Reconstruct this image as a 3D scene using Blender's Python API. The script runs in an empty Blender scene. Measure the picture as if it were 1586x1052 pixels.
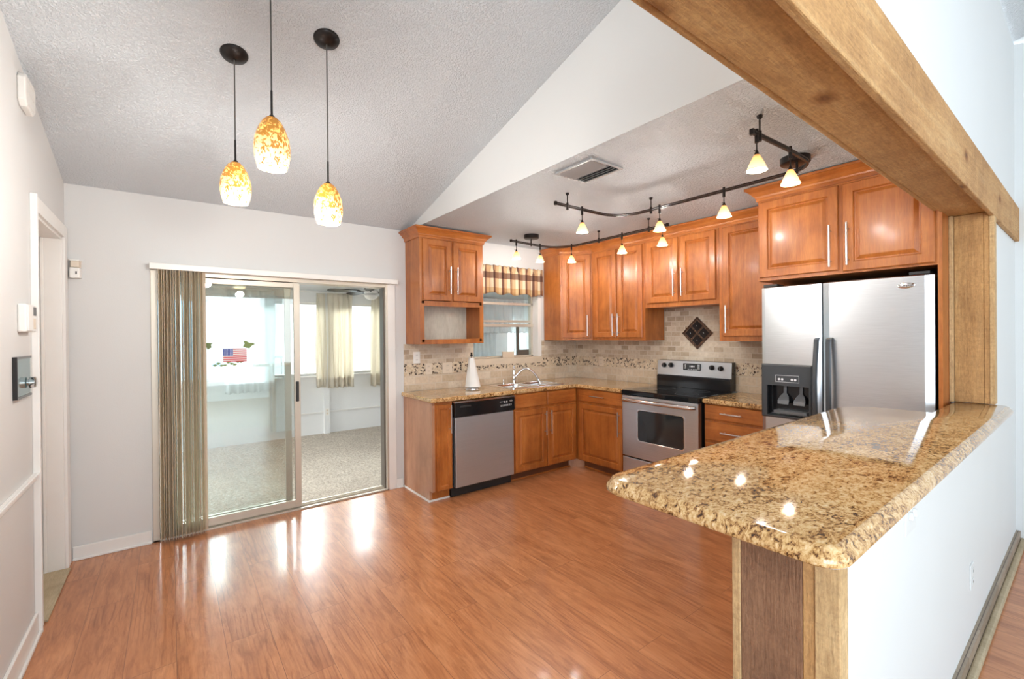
import bpy, bmesh, math, random
from mathutils import Vector, Matrix
random.seed(7)
PI = math.pi
SC = bpy.context.scene
COL = SC.collection

# ------------------------------------------------------------------ camera
F_PX, PP_Y = 695.2, 521.7
yaw, pitch, roll = map(math.radians, (37.231, -0.227, -0.534))
fw = Vector((math.sin(yaw)*math.cos(pitch), math.cos(yaw)*math.cos(pitch), math.sin(pitch)))
rt = Vector((math.cos(yaw), -math.sin(yaw), 0)); up = rt.cross(fw)
rt2 = rt*math.cos(roll)+up*math.sin(roll); up2 = up*math.cos(roll)-rt*math.sin(roll)
cd = bpy.data.cameras.new('camera'); cam = bpy.data.objects.new('camera', cd); COL.objects.link(cam)
cd.sensor_width = 36; cd.lens = F_PX/1586*36; cd.shift_y = (PP_Y-526)/1586; cd.clip_start = .03; cd.clip_end = 200
m = Matrix((rt2, up2, -fw)).transposed().to_4x4(); m.translation = Vector((0, 0, 1.48))
cam.matrix_world = m; SC.camera = cam
# ------------------------------------------------------------------ world and light
wd = bpy.data.worlds.new('world'); SC.world = wd; wd.use_nodes = True
wn = wd.node_tree.nodes; wl = wd.node_tree.links
bg = wn['Background']; bg.inputs['Strength'].default_value = 1.8
tc = wn.new('ShaderNodeTexCoord'); sep = wn.new('ShaderNodeSeparateXYZ'); wr = wn.new('ShaderNodeValToRGB')
wl.new(tc.outputs['Generated'], sep.inputs[0]); wl.new(sep.outputs['Z'], wr.inputs[0]); wl.new(wr.outputs[0], bg.inputs['Color'])
wr.color_ramp.elements[0].position = .0; wr.color_ramp.elements[0].color = (.93, .95, .97, 1)
wr.color_ramp.elements[1].position = .6; wr.color_ramp.elements[1].color = (.72, .86, 1, 1)

def area(name, loc, target, sx, sy, power, color=(1, 1, 1)):
    l = bpy.data.lights.new(name, 'AREA'); l.shape = 'RECTANGLE'; l.size = sx; l.size_y = sy; l.energy = power; l.color = color
    o = bpy.data.objects.new(name, l); COL.objects.link(o); o.location = loc
    o.rotation_euler = (Vector(target)-Vector(loc)).to_track_quat('-Z', 'Y').to_euler(); return o
def point(name, loc, power, color, r=.02, parent=None, off=(0, 0, 0)):
    l = bpy.data.lights.new(name, 'POINT'); l.energy = power; l.color = color; l.shadow_soft_size = r
    o = bpy.data.objects.new(name, l); COL.objects.link(o); o.location = Vector(loc)-Vector(off)
    if parent: o.parent = parent
    return o
# daylight coming through the living-room windows behind the camera and the sunroom glazing, plus an added side fill
DAY = (.76, .89, 1)
area('daylight_living_a', (.7, -4.4, 1.5), (.7, 4, 1.9), 2.2, 2.1, 12, DAY)
area('daylight_living_b', (3.4, -4.4, 1.5), (3.2, 4, 1.5), 2.2, 2.1, 6, DAY)
area('fill_living_side', (-.95, -1.75, 1.9), (2.2, 2.0, 3.0), 2.5, 2.2, 115, DAY)  # added fill to brighten the vault, from an invented side window
area('daylight_sunroom', (1.4, 12, 4.9), (1.4, 5, .8), 9, 4, 4000, (.95, .98, 1))
area('daylight_sunroom_far', (8.6, 11.4, 4.9), (5, 5, 1), 5, 4, 3600, (.95, .98, 1))
area('daylight_sunroom_side', (-6.5, 6, 4.7), (0, 5.6, .8), 4, 4, 1700, (.95, .98, 1))
VS = SC.view_settings
VS.view_transform = 'Standard'; VS.look = 'None'; VS.gamma = 1; VS.exposure = 0.40
try: VS.use_curve_mapping = False
except Exception: pass

# ------------------------------------------------------------------ dimensions
W, L, R = 4.165, -.556, 4.21          # faces of back, left and right (stove) walls
ZK, SL = 2.515, .26                   # kitchen ceiling, slope of the vault
def zslope(y): return ZK+SL*(W-y)

# ------------------------------------------------------------------ materials
class NT:
    def __init__(s, name):
        s.m = bpy.data.materials.new(name); s.m.use_nodes = True; s.t = s.m.node_tree
        s.b = s.t.nodes['Principled BSDF']
    def n(s, typ, **kw):
        nd = s.t.nodes.new(typ)
        for k, v in kw.items():
            if k.startswith('i_'): nd.inputs[k[2:].replace('_', ' ')].default_value = v
            else: setattr(nd, k, v)
        return nd
    def l(s, a, b): s.t.links.new(a, b)
    def coord(s, scale=(1, 1, 1), rot=(0, 0, 0), which='Object', loc=(0, 0, 0)):
        t = s.n('ShaderNodeTexCoord'); mp = s.n('ShaderNodeMapping')
        mp.inputs['Scale'].default_value = scale; mp.inputs['Rotation'].default_value = rot; mp.inputs['Location'].default_value = loc
        s.l(t.outputs[which], mp.inputs[0]); return mp.outputs[0]
    def noise(s, v, scale, detail=3, rough=.5, dist=0):
        nd = s.n('ShaderNodeTexNoise'); nd.inputs['Scale'].default_value = scale; nd.inputs['Detail'].default_value = detail
        nd.inputs['Roughness'].default_value = rough; nd.inputs['Distortion'].default_value = dist
        if v is not None: s.l(v, nd.inputs['Vector'])
        return nd.outputs['Fac']
    def ramp(s, f, stops, interp='LINEAR'):
        nd = s.n('ShaderNodeValToRGB'); cr = nd.color_ramp; cr.interpolation = interp
        while len(cr.elements) < len(stops): cr.elements.new(.5)
        for e, (p, c) in zip(cr.elements, stops): e.position = p; e.color = (*c, 1) if len(c) == 3 else c
        s.l(f, nd.inputs[0]); return nd.outputs[0]
    def mix(s, f, a, b, mode='MIX'):
        nd = s.n('ShaderNodeMix', data_type='RGBA', blend_type=mode)
        for sock, v in ((nd.inputs[0], f), (nd.inputs[6], a), (nd.inputs[7], b)):
            if isinstance(v, (int, float)): sock.default_value = v
            elif isinstance(v, tuple): sock.default_value = (*v, 1)
            else: s.l(v, sock)
        return nd.outputs[2]
    def math(s, op, a, b=0.):
        nd = s.n('ShaderNodeMath', operation=op)
        for i, v in enumerate((a, b)):
            if isinstance(v, (int, float)): nd.inputs[i].default_value = v
            else: s.l(v, nd.inputs[i])
        return nd.outputs[0]
    def bump(s, h, strength=.3, dist=.01):
        nd = s.n('ShaderNodeBump'); nd.inputs['Strength'].default_value = strength; nd.inputs['Distance'].default_value = dist
        s.l(h, nd.inputs['Height']); s.l(nd.outputs[0], s.b.inputs['Normal'])
    def col(s, c):
        if isinstance(c, tuple): s.b.inputs['Base Color'].default_value = (*c, 1)
        else: s.l(c, s.b.inputs['Base Color'])
    def set(s, **kw):
        for k, v in kw.items():
            s.b.inputs[{'rough': 'Roughness', 'metal': 'Metallic', 'spec': 'Specular IOR Level', 'coat': 'Coat Weight', 'coatr': 'Coat Roughness',
                        'trans': 'Transmission Weight', 'ior': 'IOR', 'es': 'Emission Strength', 'sheen': 'Sheen Weight', 'alpha': 'Alpha', 'aniso': 'Anisotropic'}[k]].default_value = v
        return s

def plain(name, c, rough=.5, metal=0, bump=0, bscale=200, var=.04, **kw):
    s = NT(name); s.set(rough=rough, metal=metal, **kw)
    v = s.coord()
    n = s.noise(v, bscale if bump else 6, 3)
    d = tuple(max(0, x*(1-var)) for x in c); u_ = tuple(min(1, x*(1+var)) for x in c)
    s.col(s.ramp(s.noise(v, 5, 3), [(.3, d), (.7, u_)]))
    if bump: s.bump(n, bump, .004)
    return s.m

def wood(name, c1, c2, c3, axis='z', rough=.32, coat=.3, gs=1., knots=False, bump=.05, blotch=.5):
    s = NT(name); s.set(rough=rough, coat=coat, coatr=.15)
    long_, cross = .9*gs, 14*gs
    sc = {'z': (cross, cross, long_), 'x': (long_, cross, cross), 'y': (cross, long_, cross)}[axis]
    v = s.coord(scale=sc)
    g = s.noise(v, 1.6, 6, .62, .9)
    fine = s.noise(s.coord(scale=tuple(q*9 for q in sc)), 2.2, 3, .6)
    base = s.ramp(g, [(.25, c1), (.5, c2), (.75, c3)])
    b2 = s.noise(s.coord(scale=(3.4, 3.4, 2.2)), 1.3, 4, .6, .6)
    col = s.mix(blotch, base, s.ramp(b2, [(.3, tuple(q*.72 for q in c1)), (.55, c2), (.8, c3)]), 'MIX')
    col = s.mix(.35, col, s.ramp(fine, [(.35, (.55, .5, .45)), (.6, (1, 1, 1))]), 'MULTIPLY')
    if knots:
        vo = s.n('ShaderNodeTexVoronoi', feature='DISTANCE_TO_EDGE' if False else 'F1'); vo.inputs['Scale'].default_value = 1.
        ksc = {'z': (5.5, 5.5, 3.2), 'x': (3.2, 5.5, 5.5), 'y': (5.5, 3.2, 5.5)}[axis]
        s.l(s.coord(scale=ksc), vo.inputs['Vector'])
        k = s.ramp(vo.outputs['Distance'], [(.05, (.30, .17, .08)), (.10, (.6, .45, .3)), (.20, (1, 1, 1))])
        col = s.mix(.9, col, k, 'MULTIPLY')
    h = s.math('ADD', fine, g)
    if bump > .3:                     # rough-sawn: fuzzy fibres and saw marks across the grain
        saw = s.noise(s.coord(scale={'z': (8, 8, 55), 'x': (55, 8, 8), 'y': (8, 55, 8)}[axis]), 1.5, 4, .7, .4)
        fuzz = s.noise(s.coord(scale=tuple(q*.8+9 for q in sc)), 5, 5, .75, .5)
        col = s.mix(.2, col, s.ramp(saw, [(.35, (.62, .55, .5)), (.6, (1.08, 1.06, 1.0))]), 'MULTIPLY')
        col = s.mix(.42, col, s.ramp(fuzz, [(.36, (.5, .42, .36)), (.58, (1.06, 1.05, 1))]), 'MULTIPLY')
        h = s.math('ADD', h, s.math('MULTIPLY', fuzz, 1.5))
    s.col(col); s.bump(h, bump, .006 if bump > .3 else .003)
    return s.m

def paint(name, c, rough=.6, bump=.12, scale=130, **kw):
    s = NT(name); s.set(rough=rough, **kw); v = s.coord()
    s.col(s.ramp(s.noise(v, 1.3, 3), [(.3, tuple(q*.975 for q in c)), (.7, c)]))
    s.bump(s.noise(v, scale, 3, .55), bump, .003); return s.m

M = {}
M['wall'] = paint('painted_wall', (.68, .675, .66))
M['wall_cool'] = paint('painted_wall_living', (.74, .765, .77), bump=.06)
M['soffit'] = paint('painted_soffit', (.77, .775, .76), bump=.05)
M['trimw'] = plain('white_trim', (.82, .80, .765), .35, var=.02)
M['white_gloss'] = plain('white_plastic', (.82, .80, .76), .3, var=.02)
M['plate_grey'] = plain('off_white_plastic', (.70, .72, .72), .5, var=.02)
M['beige_plastic'] = plain('beige_plastic', (.72, .62, .50), .35, var=.02)
M['outlet_slot'] = plain('outlet_slot_grey', (.10, .10, .10), .5)
def textured_ceiling(name, c, sc, st, rough):
    s = NT(name); s.set(rough=rough, spec=.5); v = s.coord()
    n1 = s.noise(v, sc, 4, .6, .3); r = s.ramp(n1, [(.42, (0, 0, 0)), (.58, (1, 1, 1))])
    s.col(s.mix(.5, tuple(q*.96 for q in c), s.ramp(s.noise(v, .8, 2), [(.3, tuple(q*.95 for q in c)), (.7, c)])))
    s.bump(s.math('ADD', r, s.math('MULTIPLY', s.noise(v, sc*2.3, 3), .4)), st, .010); return s.m
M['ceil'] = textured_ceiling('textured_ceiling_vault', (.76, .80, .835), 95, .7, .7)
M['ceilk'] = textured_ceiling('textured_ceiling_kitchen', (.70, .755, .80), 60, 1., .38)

cab = dict(c1=(.24, .060, .010), c2=(.46, .142, .026), c3=(.64, .245, .058), rough=.38, coat=.14)
M['cab'] = wood('maple_cabinet_vertical', axis='z', **cab)
M['cabh'] = wood('maple_cabinet_horizontal', axis='y', **cab)
M['cabx'] = wood('maple_cabinet_horizontal_x', axis='x', **cab)
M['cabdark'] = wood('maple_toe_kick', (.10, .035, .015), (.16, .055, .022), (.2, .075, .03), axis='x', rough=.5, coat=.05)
M['panelside'] = wood('maple_end_panel', (.40, .19, .105), (.50, .26, .15), (.58, .33, .2), axis='z', rough=.4, coat=.1)
M['rawback'] = wood('unfinished_back_panel', (.62, .57, .46), (.72, .67, .56), (.80, .76, .66), axis='z', rough=.7, coat=0)
ced = ((.40, .20, .07), (.60, .345, .14), (.74, .50, .25))
M['cedx'] = wood('rough_cedar_along_x', *ced, axis='x', rough=.75, coat=0, knots=True, bump=.5, gs=.8, blotch=.35)
M['cedz'] = wood('rough_cedar_upright', *ced, axis='z', rough=.75, coat=0, knots=True, bump=.5, gs=.8, blotch=.35)
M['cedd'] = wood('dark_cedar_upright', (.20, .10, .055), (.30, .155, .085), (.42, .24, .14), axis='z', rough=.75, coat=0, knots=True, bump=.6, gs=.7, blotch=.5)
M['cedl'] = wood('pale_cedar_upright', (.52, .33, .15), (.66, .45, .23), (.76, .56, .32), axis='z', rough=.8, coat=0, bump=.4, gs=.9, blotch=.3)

def laminate(name, ca, cb, cc, ang, rough):
    s = NT(name); s.set(rough=rough, coat=.25, coatr=.1, spec=.5)
    v = s.coord(rot=(0, 0, ang))
    br = s.n('ShaderNodeTexBrick'); s.l(v, br.inputs['Vector'])
    br.offset = .37; br.inputs['Scale'].default_value = 1; br.inputs['Brick Width'].default_value = 1.25; br.inputs['Row Height'].default_value = .19
    br.inputs['Mortar Size'].default_value = .0012; br.inputs['Mortar Smooth'].default_value = 0; br.inputs['Bias'].default_value = 0
    br.inputs['Color1'].default_value = (0, 0, 0, 1); br.inputs['Color2'].default_value = (1, 1, 1, 1); br.inputs['Mortar'].default_value = (0, 0, 0, 1)
    rnd = br.outputs['Color']
    off = s.n('ShaderNodeVectorMath', operation='SCALE'); s.l(rnd, off.inputs[0]); off.inputs['Scale'].default_value = 37.
    add = s.n('ShaderNodeVectorMath', operation='ADD'); s.l(v, add.inputs[0]); s.l(off.outputs[0], add.inputs[1])
    mp = s.n('ShaderNodeMapping'); s.l(add.outputs[0], mp.inputs[0]); mp.inputs['Scale'].default_value = (1.5, 8, 1)
    g = s.noise(mp.outputs[0], 1.0, 7, .66, 1.6)
    wv = s.n('ShaderNodeTexWave', wave_type='BANDS', bands_direction='Y'); s.l(mp.outputs[0], wv.inputs['Vector'])
    wv.inputs['Scale'].default_value = 1.5; wv.inputs['Distortion'].default_value = 12; wv.inputs['Detail'].default_value = 3; wv.inputs['Detail Scale'].default_value = .7
    mp2 = s.n('ShaderNodeMapping'); s.l(add.outputs[0], mp2.inputs[0]); mp2.inputs['Scale'].default_value = (7, 90, 1)
    fine = s.noise(mp2.outputs[0], 1, 3, .6)
    base = s.ramp(g, [(.28, ca), (.5, cb), (.72, cc)])
    mk = s.ramp(s.noise(add.outputs[0], 2.1, 3, .6), [(.45, (0, 0, 0)), (.62, (.5, .5, .5))])
    base = s.mix(mk, base, s.mix(1., base, s.ramp(wv.outputs[0], [(.02, (.5, .34, .26)), (.2, (1, 1, 1))]), 'MULTIPLY'))
    base = s.mix(.55, base, s.ramp(s.noise(mp.outputs[0], 3.2, 5, .7, .8), [(.38, (.66, .56, .5)), (.52, (1, 1, 1))]), 'MULTIPLY')
    base = s.mix(.28, base, s.ramp(fine, [(.36, (.62, .52, .46)), (.55, (1, 1, 1))]), 'MULTIPLY')
    base = s.mix(.30, base, s.ramp(rnd, [(0, (.78, .74, .72)), (1, (1.0, 1, 1))]), 'MULTIPLY')
    col = s.mix(s.math('MULTIPLY', br.outputs['Fac'], .6), base, (.12, .05, .03))
    s.col(col); s.bump(fine, .03, .002); return s.m
M['floor'] = laminate('laminate_floor', (.40, .145, .056), (.55, .225, .092), (.66, .30, .14), PI/2, .29)
M['floor2'] = laminate('living_laminate_floor', (.40, .235, .115), (.53, .34, .18), (.62, .42, .24), PI/2, .35)

def granite(name, tint=(1, 1, 1)):
    s = NT(name); s.set(rough=.07, coat=.2, coatr=.03)
    v = s.coord(scale=(1, 1.5, 1))
    a = s.noise(v, 44, 6, .7, 1.0); b = s.noise(v, 120, 4, .7, .6); c = s.noise(v, 5, 4, .6, .5)
    mixf = s.math('ADD', s.math('MULTIPLY', a, .62), s.math('ADD', s.math('MULTIPLY', b, .30), s.math('MULTIPLY', s.math('SUBTRACT', c, .5), .22)))
    t = lambda q: tuple(x*y for x, y in zip(q, tint))
    s.col(s.ramp(mixf, [(.345, (.02, .012, .01)), (.385, t((.12, .055, .026))), (.42, t((.38, .21, .085))), (.465, t((.60, .40, .185))), (.53, t((.72, .55, .33))), (.61, t((.78, .68, .53)))]))
    return s.m
M['granite'] = granite('gold_granite', (.93, .84, .72))
M['granite_edge'] = granite('gold_granite_edge', (1.02, 1.08, 1.15))

def tiles(name, bw, rh, cols, mortar=(.62, .54, .44), rot=(PI/2, 0, 0), ms=.004, loc=(0, 0, 0)):
    s = NT(name); s.set(rough=.5)
    v = s.coord(rot=rot, loc=loc)
    br = s.n('ShaderNodeTexBrick'); s.l(v, br.inputs['Vector'])
    br.inputs['Scale'].default_value = 1; br.inputs['Brick Width'].default_value = bw; br.inputs['Row Height'].default_value = rh
    br.inputs['Mortar Size'].default_value = ms; br.inputs['Mortar Smooth'].default_value = .2
    br.inputs['Color1'].default_value = (0, 0, 0, 1); br.inputs['Color2'].default_value = (1, 1, 1, 1); br.inputs['Mortar'].default_value = (.5, .5, .5, 1)
    base = s.ramp(br.outputs['Color'], cols)
    st = s.ramp(s.noise(s.coord(), 38, 4, .6), [(.3, (.82, .78, .74)), (.6, (1, 1, 1))])
    base = s.mix(.8, base, st, 'MULTIPLY')
    s.col(s.mix(br.outputs['Fac'], base, mortar))
    s.bump(s.math('SUBTRACT', 1, br.outputs['Fac']), .35, .003); return s.m
tc1 = [(0, (.38, .285, .195)), (.35, (.55, .44, .32)), (.7, (.62, .52, .40)), (1, (.70, .61, .49))]
tc2 = [(0, (.58, .46, .32)), (.5, (.68, .56, .42)), (1, (.74, .65, .52))]
RX = (PI/2, 0, 0)                    # wall in the XZ plane: (x, z)
# wall in the YZ plane: swap via separate/combine in mapping rotation
RY = (PI/2, 0, PI/2)
M['t_up_x'] = tiles('small_travertine_back_wall', .102, .052, tc1, rot=(-PI/2, 0, 0))
M['t_lo_x'] = tiles('large_travertine_back_wall', .152, .078, tc2, rot=(-PI/2, 0, 0), loc=(0, .012, 0))
def tiles_y(name, bw, rh, cols, off=0):
    mt = tiles(name, bw, rh, cols); t = mt.node_tree
    mp = [n for n in t.nodes if n.type == 'MAPPING'][0]; tcn = [n for n in t.nodes if n.type == 'TEX_COORD'][0]
    sx = t.nodes.new('ShaderNodeSeparateXYZ'); cb = t.nodes.new('ShaderNodeCombineXYZ')
    t.links.new(tcn.outputs['Object'], sx.inputs[0]); t.links.new(sx.outputs['Y'], cb.inputs['X']); t.links.new(sx.outputs['Z'], cb.inputs['Y'])
    mp.inputs['Rotation'].default_value = (0, 0, 0); mp.inputs['Location'].default_value = (0, off, 0)
    t.links.new(cb.outputs[0], mp.inputs[0]); return mt
M['t_up_y'] = tiles_y('small_travertine_stove_wall', .102, .052, tc1)
M['t_lo_y'] = tiles_y('large_travertine_stove_wall', .152, .078, tc2, .012)
def pebble(name):
    s = NT(name); s.set(rough=.45)
    v = s.coord()
    ve = s.n('ShaderNodeTexVoronoi', feature='DISTANCE_TO_EDGE'); s.l(v, ve.inputs['Vector']); ve.inputs['Scale'].default_value = 46
    vc = s.n('ShaderNodeTexVoronoi', feature='F1'); s.l(v, vc.inputs['Vector']); vc.inputs['Scale'].default_value = 46
    sx = s.n('ShaderNodeSeparateColor'); s.l(vc.outputs['Color'], sx.inputs[0])
    pc = s.ramp(sx.outputs[0], [(0, (.05, .025, .015)), (.38, (.16, .075, .04)), (.42, (.60, .47, .32)), (.8, (.72, .60, .44)), (1, (.40, .22, .12))], 'CONSTANT')
    e = s.ramp(ve.outputs['Distance'], [(.06, (0, 0, 0)), (.12, (1, 1, 1))])
    s.col(s.mix(e, (.66, .56, .42), pc)); s.bump(e, .4, .003); return s.m
M['pebble'] = pebble('pebble_mosaic')
M['tile_plain'] = plain('travertine_sill', (.66, .55, .42), .5, bump=.1, var=.08)

def steel(name, c=(.62, .62, .62), rough=.3, axis='y'):
    s = NT(name); s.set(metal=1, rough=rough)
    sc = {'y': (300, 2, 300), 'x': (2, 300, 300), 'z': (300, 300, 2)}[axis]
    n = s.noise(s.coord(scale=sc), 1, 2)
    s.col(s.ramp(n, [(.2, tuple(q*.93 for q in c)), (.8, tuple(min(1, q*1.05) for q in c))]))
    s.b.inputs['Roughness'].default_value = rough; s.bump(n, .03, .001); return s.m
M['steel'] = steel('stainless_steel', (.66, .69, .72), .30)
M['steel_dw'] = steel('stainless_steel_dishwasher', (.62, .67, .71), .46, 'x')
M['steel_bright'] = steel('bright_steel', (.78, .78, .79), .16)
M['nickel'] = plain('brushed_nickel', (.62, .60, .58), .28, 1, var=.02)
M['chrome'] = plain('chrome', (.8, .8, .8), .08, 1, var=.02)
M['alum'] = plain('champagne_aluminium', (.62, .56, .47), .42, .5, var=.03)
M['alumw'] = plain('white_aluminium', (.80, .78, .74), .4, .05, var=.02)
M['ventgrey'] = plain('grey_vent_metal', (.42, .43, .44), .45, .3)
M['alumd'] = plain('dark_aluminium', (.14, .12, .10), .45, .4)
M['black'] = plain('gloss_black', (.012, .012, .013), .12)
M['blackglass'] = plain('black_glass', (.01, .01, .011), .04)
M['blackm'] = plain('matt_black', (.02, .02, .02), .5)
M['dgrey'] = plain('dark_grey_plastic', (.045, .05, .055), .35)
M['mgrey'] = plain('mid_grey_plastic', (.12, .125, .13), .4)
M['bronze'] = plain('dark_bronze', (.022, .018, .017), .35, .6)
M['bronzeplaque'] = None
M['white_mark'] = plain('white_print', (.8, .8, .8), .5)
M['ink'] = plain('dark_print', (.05, .05, .06), .5)
M['paper'] = plain('paper_towel', (.86, .85, .82), .9, bump=.3, bscale=300)

M['sunwall'] = paint('sunroom_wall', (.80, .80, .785), bump=.1)
M['sunceil'] = paint('sunroom_ceiling', (.62, .63, .63), bump=.1)
M['cord'] = plain('grey_cord', (.08, .075, .07), .6)
def carpet():
    s = NT('beige_carpet'); s.set(rough=1, sheen=.3); v = s.coord()
    n = s.noise(v, 48, 5, .75, .8); n2 = s.noise(v, 7, 4, .6)
    c = s.ramp(n, [(.36, (.20, .14, .09)), (.5, (.50, .41, .30)), (.62, (.72, .64, .52))])
    s.col(s.mix(.35, c, s.ramp(n2, [(.35, (.6, .55, .5)), (.6, (1, 1, 1))]), 'MULTIPLY')); s.bump(n, .9, .02); return s.m
M['carpet'] = carpet()
def glass(name, tint=(.96, .985, .98), refl=.0):
    s = NT(name); t = s.t
    tr = s.n('ShaderNodeBsdfTransparent'); tr.inputs[0].default_value = (*tint, 1)
    gl = s.n('ShaderNodeBsdfGlossy'); gl.inputs['Roughness'].default_value = .01
    fr = s.n('ShaderNodeFresnel'); fr.inputs[0].default_value = 1.52
    f = s.math('MINIMUM', s.math('ADD', s.math('MULTIPLY', fr.outputs[0], 1.0), refl), 1)
    mx = s.n('ShaderNodeMixShader'); s.l(f, mx.inputs[0]); s.l(tr.outputs[0], mx.inputs[1]); s.l(gl.outputs[0], mx.inputs[2])
    out = [n for n in t.nodes if n.type == 'OUTPUT_MATERIAL'][0]; s.l(mx.outputs[0], out.inputs[0]); return s.m
M['glass'] = glass('window_glass')
M['glass_door'] = glass('door_glass', (.93, .97, .965), .10)
def fabric(name, c, transl=.5, weave=400):
    s = NT(name); s.set(rough=.9)
    n = s.noise(s.coord(), weave, 2)
    cc = s.ramp(n, [(.3, tuple(q*.93 for q in c)), (.7, c)]); s.col(cc)
    tl = s.n('ShaderNodeBsdfTranslucent'); s.l(cc, tl.inputs[0]); mx = s.n('ShaderNodeMixShader'); mx.inputs[0].default_value = transl
    s.l(s.b.outputs[0], mx.inputs[1]); s.l(tl.outputs[0], mx.inputs[2])
    out = [n for n in s.t.nodes if n.type == 'OUTPUT_MATERIAL'][0]; s.l(mx.outputs[0], out.inputs[0]); return s.m
M['curtain'] = fabric('cream_curtain', (.86, .81, .71), .55)
M['vane'] = fabric('blind_vane_vinyl', (.95, .86, .72), .45, 60)
M['curtain_w'] = fabric('white_sheer_curtain', (.90, .92, .92), .6)
def plaid():
    s = NT('plaid_valance'); s.set(rough=.9)
    t = s.n('ShaderNodeTexCoord'); sp = s.n('ShaderNodeSeparateXYZ'); s.l(t.outputs['UV'], sp.inputs[0])
    fx = s.math('FRACT', s.math('MULTIPLY', sp.outputs[0], 9.0))
    vx = s.ramp(fx, [(0, (.56, .40, .25)), (.34, (.70, .60, .46)), (.62, (.15, .07, .05)), (.82, (.42, .26, .16))], 'CONSTANT')
    hz = s.ramp(sp.outputs[1], [(0, (.80, .62, .38)), (.22, (1, .95, .85)), (.52, (1, .92, .8)), (.54, (.26, .13, .09)), (.74, (.26, .13, .09)), (.76, (.95, .86, .7)), (1, (.85, .7, .5))], 'CONSTANT')
    s.col(s.mix(.85, vx, hz, 'MULTIPLY'))
    s.bump(s.noise(s.coord(), 500, 2), .2, .002); return s.m
M['plaid'] = plaid()
def amber():
    s = NT('amber_mottled_glass'); s.set(rough=.15, coat=.5)
    v = s.coord(scale=(1, 1, .7))
    vo = s.n('ShaderNodeTexVoronoi', feature='DISTANCE_TO_EDGE'); s.l(v, vo.inputs['Vector']); vo.inputs['Scale'].default_value = 62
    sp = s.n('ShaderNodeSeparateXYZ'); s.l(s.coord(), sp.inputs[0])
    h = s.ramp(s.math('MULTIPLY', sp.outputs['Z'], 4.9), [(0, (0, 0, 0)), (1, (1, 1, 1))])      # 0 rim .. 1 neck
    n = s.noise(v, 60, 3, .6, 1.)
    th = s.math('ADD', n, s.math('MULTIPLY', h, .17))
    spots = s.ramp(th, [(.555, (0, 0, 0)), (.62, (1, 1, 1))])
    warm = s.ramp(h, [(0, (1, .86, .56)), (.35, (1, .74, .32)), (.75, (1, .56, .13)), (1, (.95, .42, .07))])
    c = s.mix(spots, warm, (.42, .17, .02)); s.col(c)
    s.l(c, s.b.inputs['Emission Color']); s.set(es=1.0)
    st = s.ramp(h, [(0, (1.25, 1.25, 1.25)), (.5, (.85, .85, .85)), (1, (.45, .45, .45))]); s.l(st, s.b.inputs['Emission Strength']) 
    return s.m
M['amber'] = amber()
def emis(name, c, st):
    s = NT(name); s.col(c); s.b.inputs['Emission Color'].default_value = (*c, 1); s.set(es=st); return s.m
M['bulb'] = emis('warm_bulb', (1, .88, .62), 6)
def lampglass():
    s = NT('frosted_amber_cone_glass'); s.set(rough=.3)
    sp = s.n('ShaderNodeSeparateXYZ'); s.l(s.coord(), sp.inputs[0])
    h = s.ramp(s.math('MULTIPLY', s.math('ADD', sp.outputs['Z'], .09), 11), [(0, (1, .62, .26)), (.3, (1, .80, .48)), (.8, (1, .58, .2)), (1, (.7, .3, .07))])
    s.col(h); s.l(h, s.b.inputs['Emission Color']); s.set(es=.8); return s.m
M['coneglass'] = lampglass()
def plaque():
    s = NT('embossed_bronze_tile'); s.set(rough=.38, metal=.55)
    v = s.coord(); vo = s.n('ShaderNodeTexVoronoi', feature='F1'); s.l(v, vo.inputs['Vector']); vo.inputs['Scale'].default_value = 55
    s.col(s.ramp(vo.outputs['Distance'], [(.1, (.26, .16, .10)), (.5, (.09, .05, .035))])); s.bump(vo.outputs['Distance'], .5, .004); return s.m
M['plaque'] = plaque()
def oven_glass():
    s = NT('oven_window_glass'); s.set(rough=.05, coat=.3); s.col(s.ramp(s.noise(s.coord(), 2, 2), [(.3, (.012, .014, .016)), (.7, (.03, .035, .036))])); return s.m
M['oven'] = oven_glass()
def flagm():
    s = NT('striped_flag_sticker'); s.set(rough=.5)
    t = s.n('ShaderNodeTexCoord'); sp = s.n('ShaderNodeSeparateXYZ'); s.l(t.outputs['UV'], sp.inputs[0])
    st = s.math('GREATER_THAN', s.math('FRACT', s.math('ADD', s.math('MULTIPLY', sp.outputs[1], 6.5), 0)), .5)
    c = s.mix(st, (.55, .03, .05), (.8, .8, .78))
    can = s.math('MULTIPLY', s.math('LESS_THAN', sp.outputs[0], .42), s.math('GREATER_THAN', sp.outputs[1], .46))
    vo = s.n('ShaderNodeTexVoronoi', feature='F1'); s.l(t.outputs['UV'], vo.inputs['Vector']); vo.inputs['Scale'].default_value = 17; vo.inputs['Randomness'].default_value = 0
    star = s.math('LESS_THAN', vo.outputs['Distance'], .22)
    s.col(s.mix(can, c, s.mix(star, (.03, .07, .32), (.75, .78, .85)))); return s.m
M['flag'] = flagm()
M['leafgreen'] = plain('green_sticker', (.16, .22, .06), .5, var=.3)
M['foliage'] = plain('foliage', (.16, .27, .09), .8, bump=.8, bscale=30, var=.5)
M['bluewall'] = plain('blue_siding', (.20, .34, .44), .7, var=.06)
M['ground'] = plain('pale_ground', (.42, .41, .38), .9, var=.1)
M['rail'] = plain('white_railing', (.34, .35, .36), .5)
M['stonebase'] = tiles('taupe_stone_baseboard', .30, .2, [(0, (.27, .215, .155)), (.5, (.34, .27, .2)), (1, (.40, .33, .25))], mortar=(.12, .09, .07), rot=(0, 0, 0), ms=.002)
M['sillwood'] = wood('worn_threshold', (.38, .30, .18), (.50, .41, .27), (.60, .51, .36), axis='y', rough=.7, coat=0)
M['mirror'] = plain('teal_tinted_glass', (.20, .32, .33), .08, .6)

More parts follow.
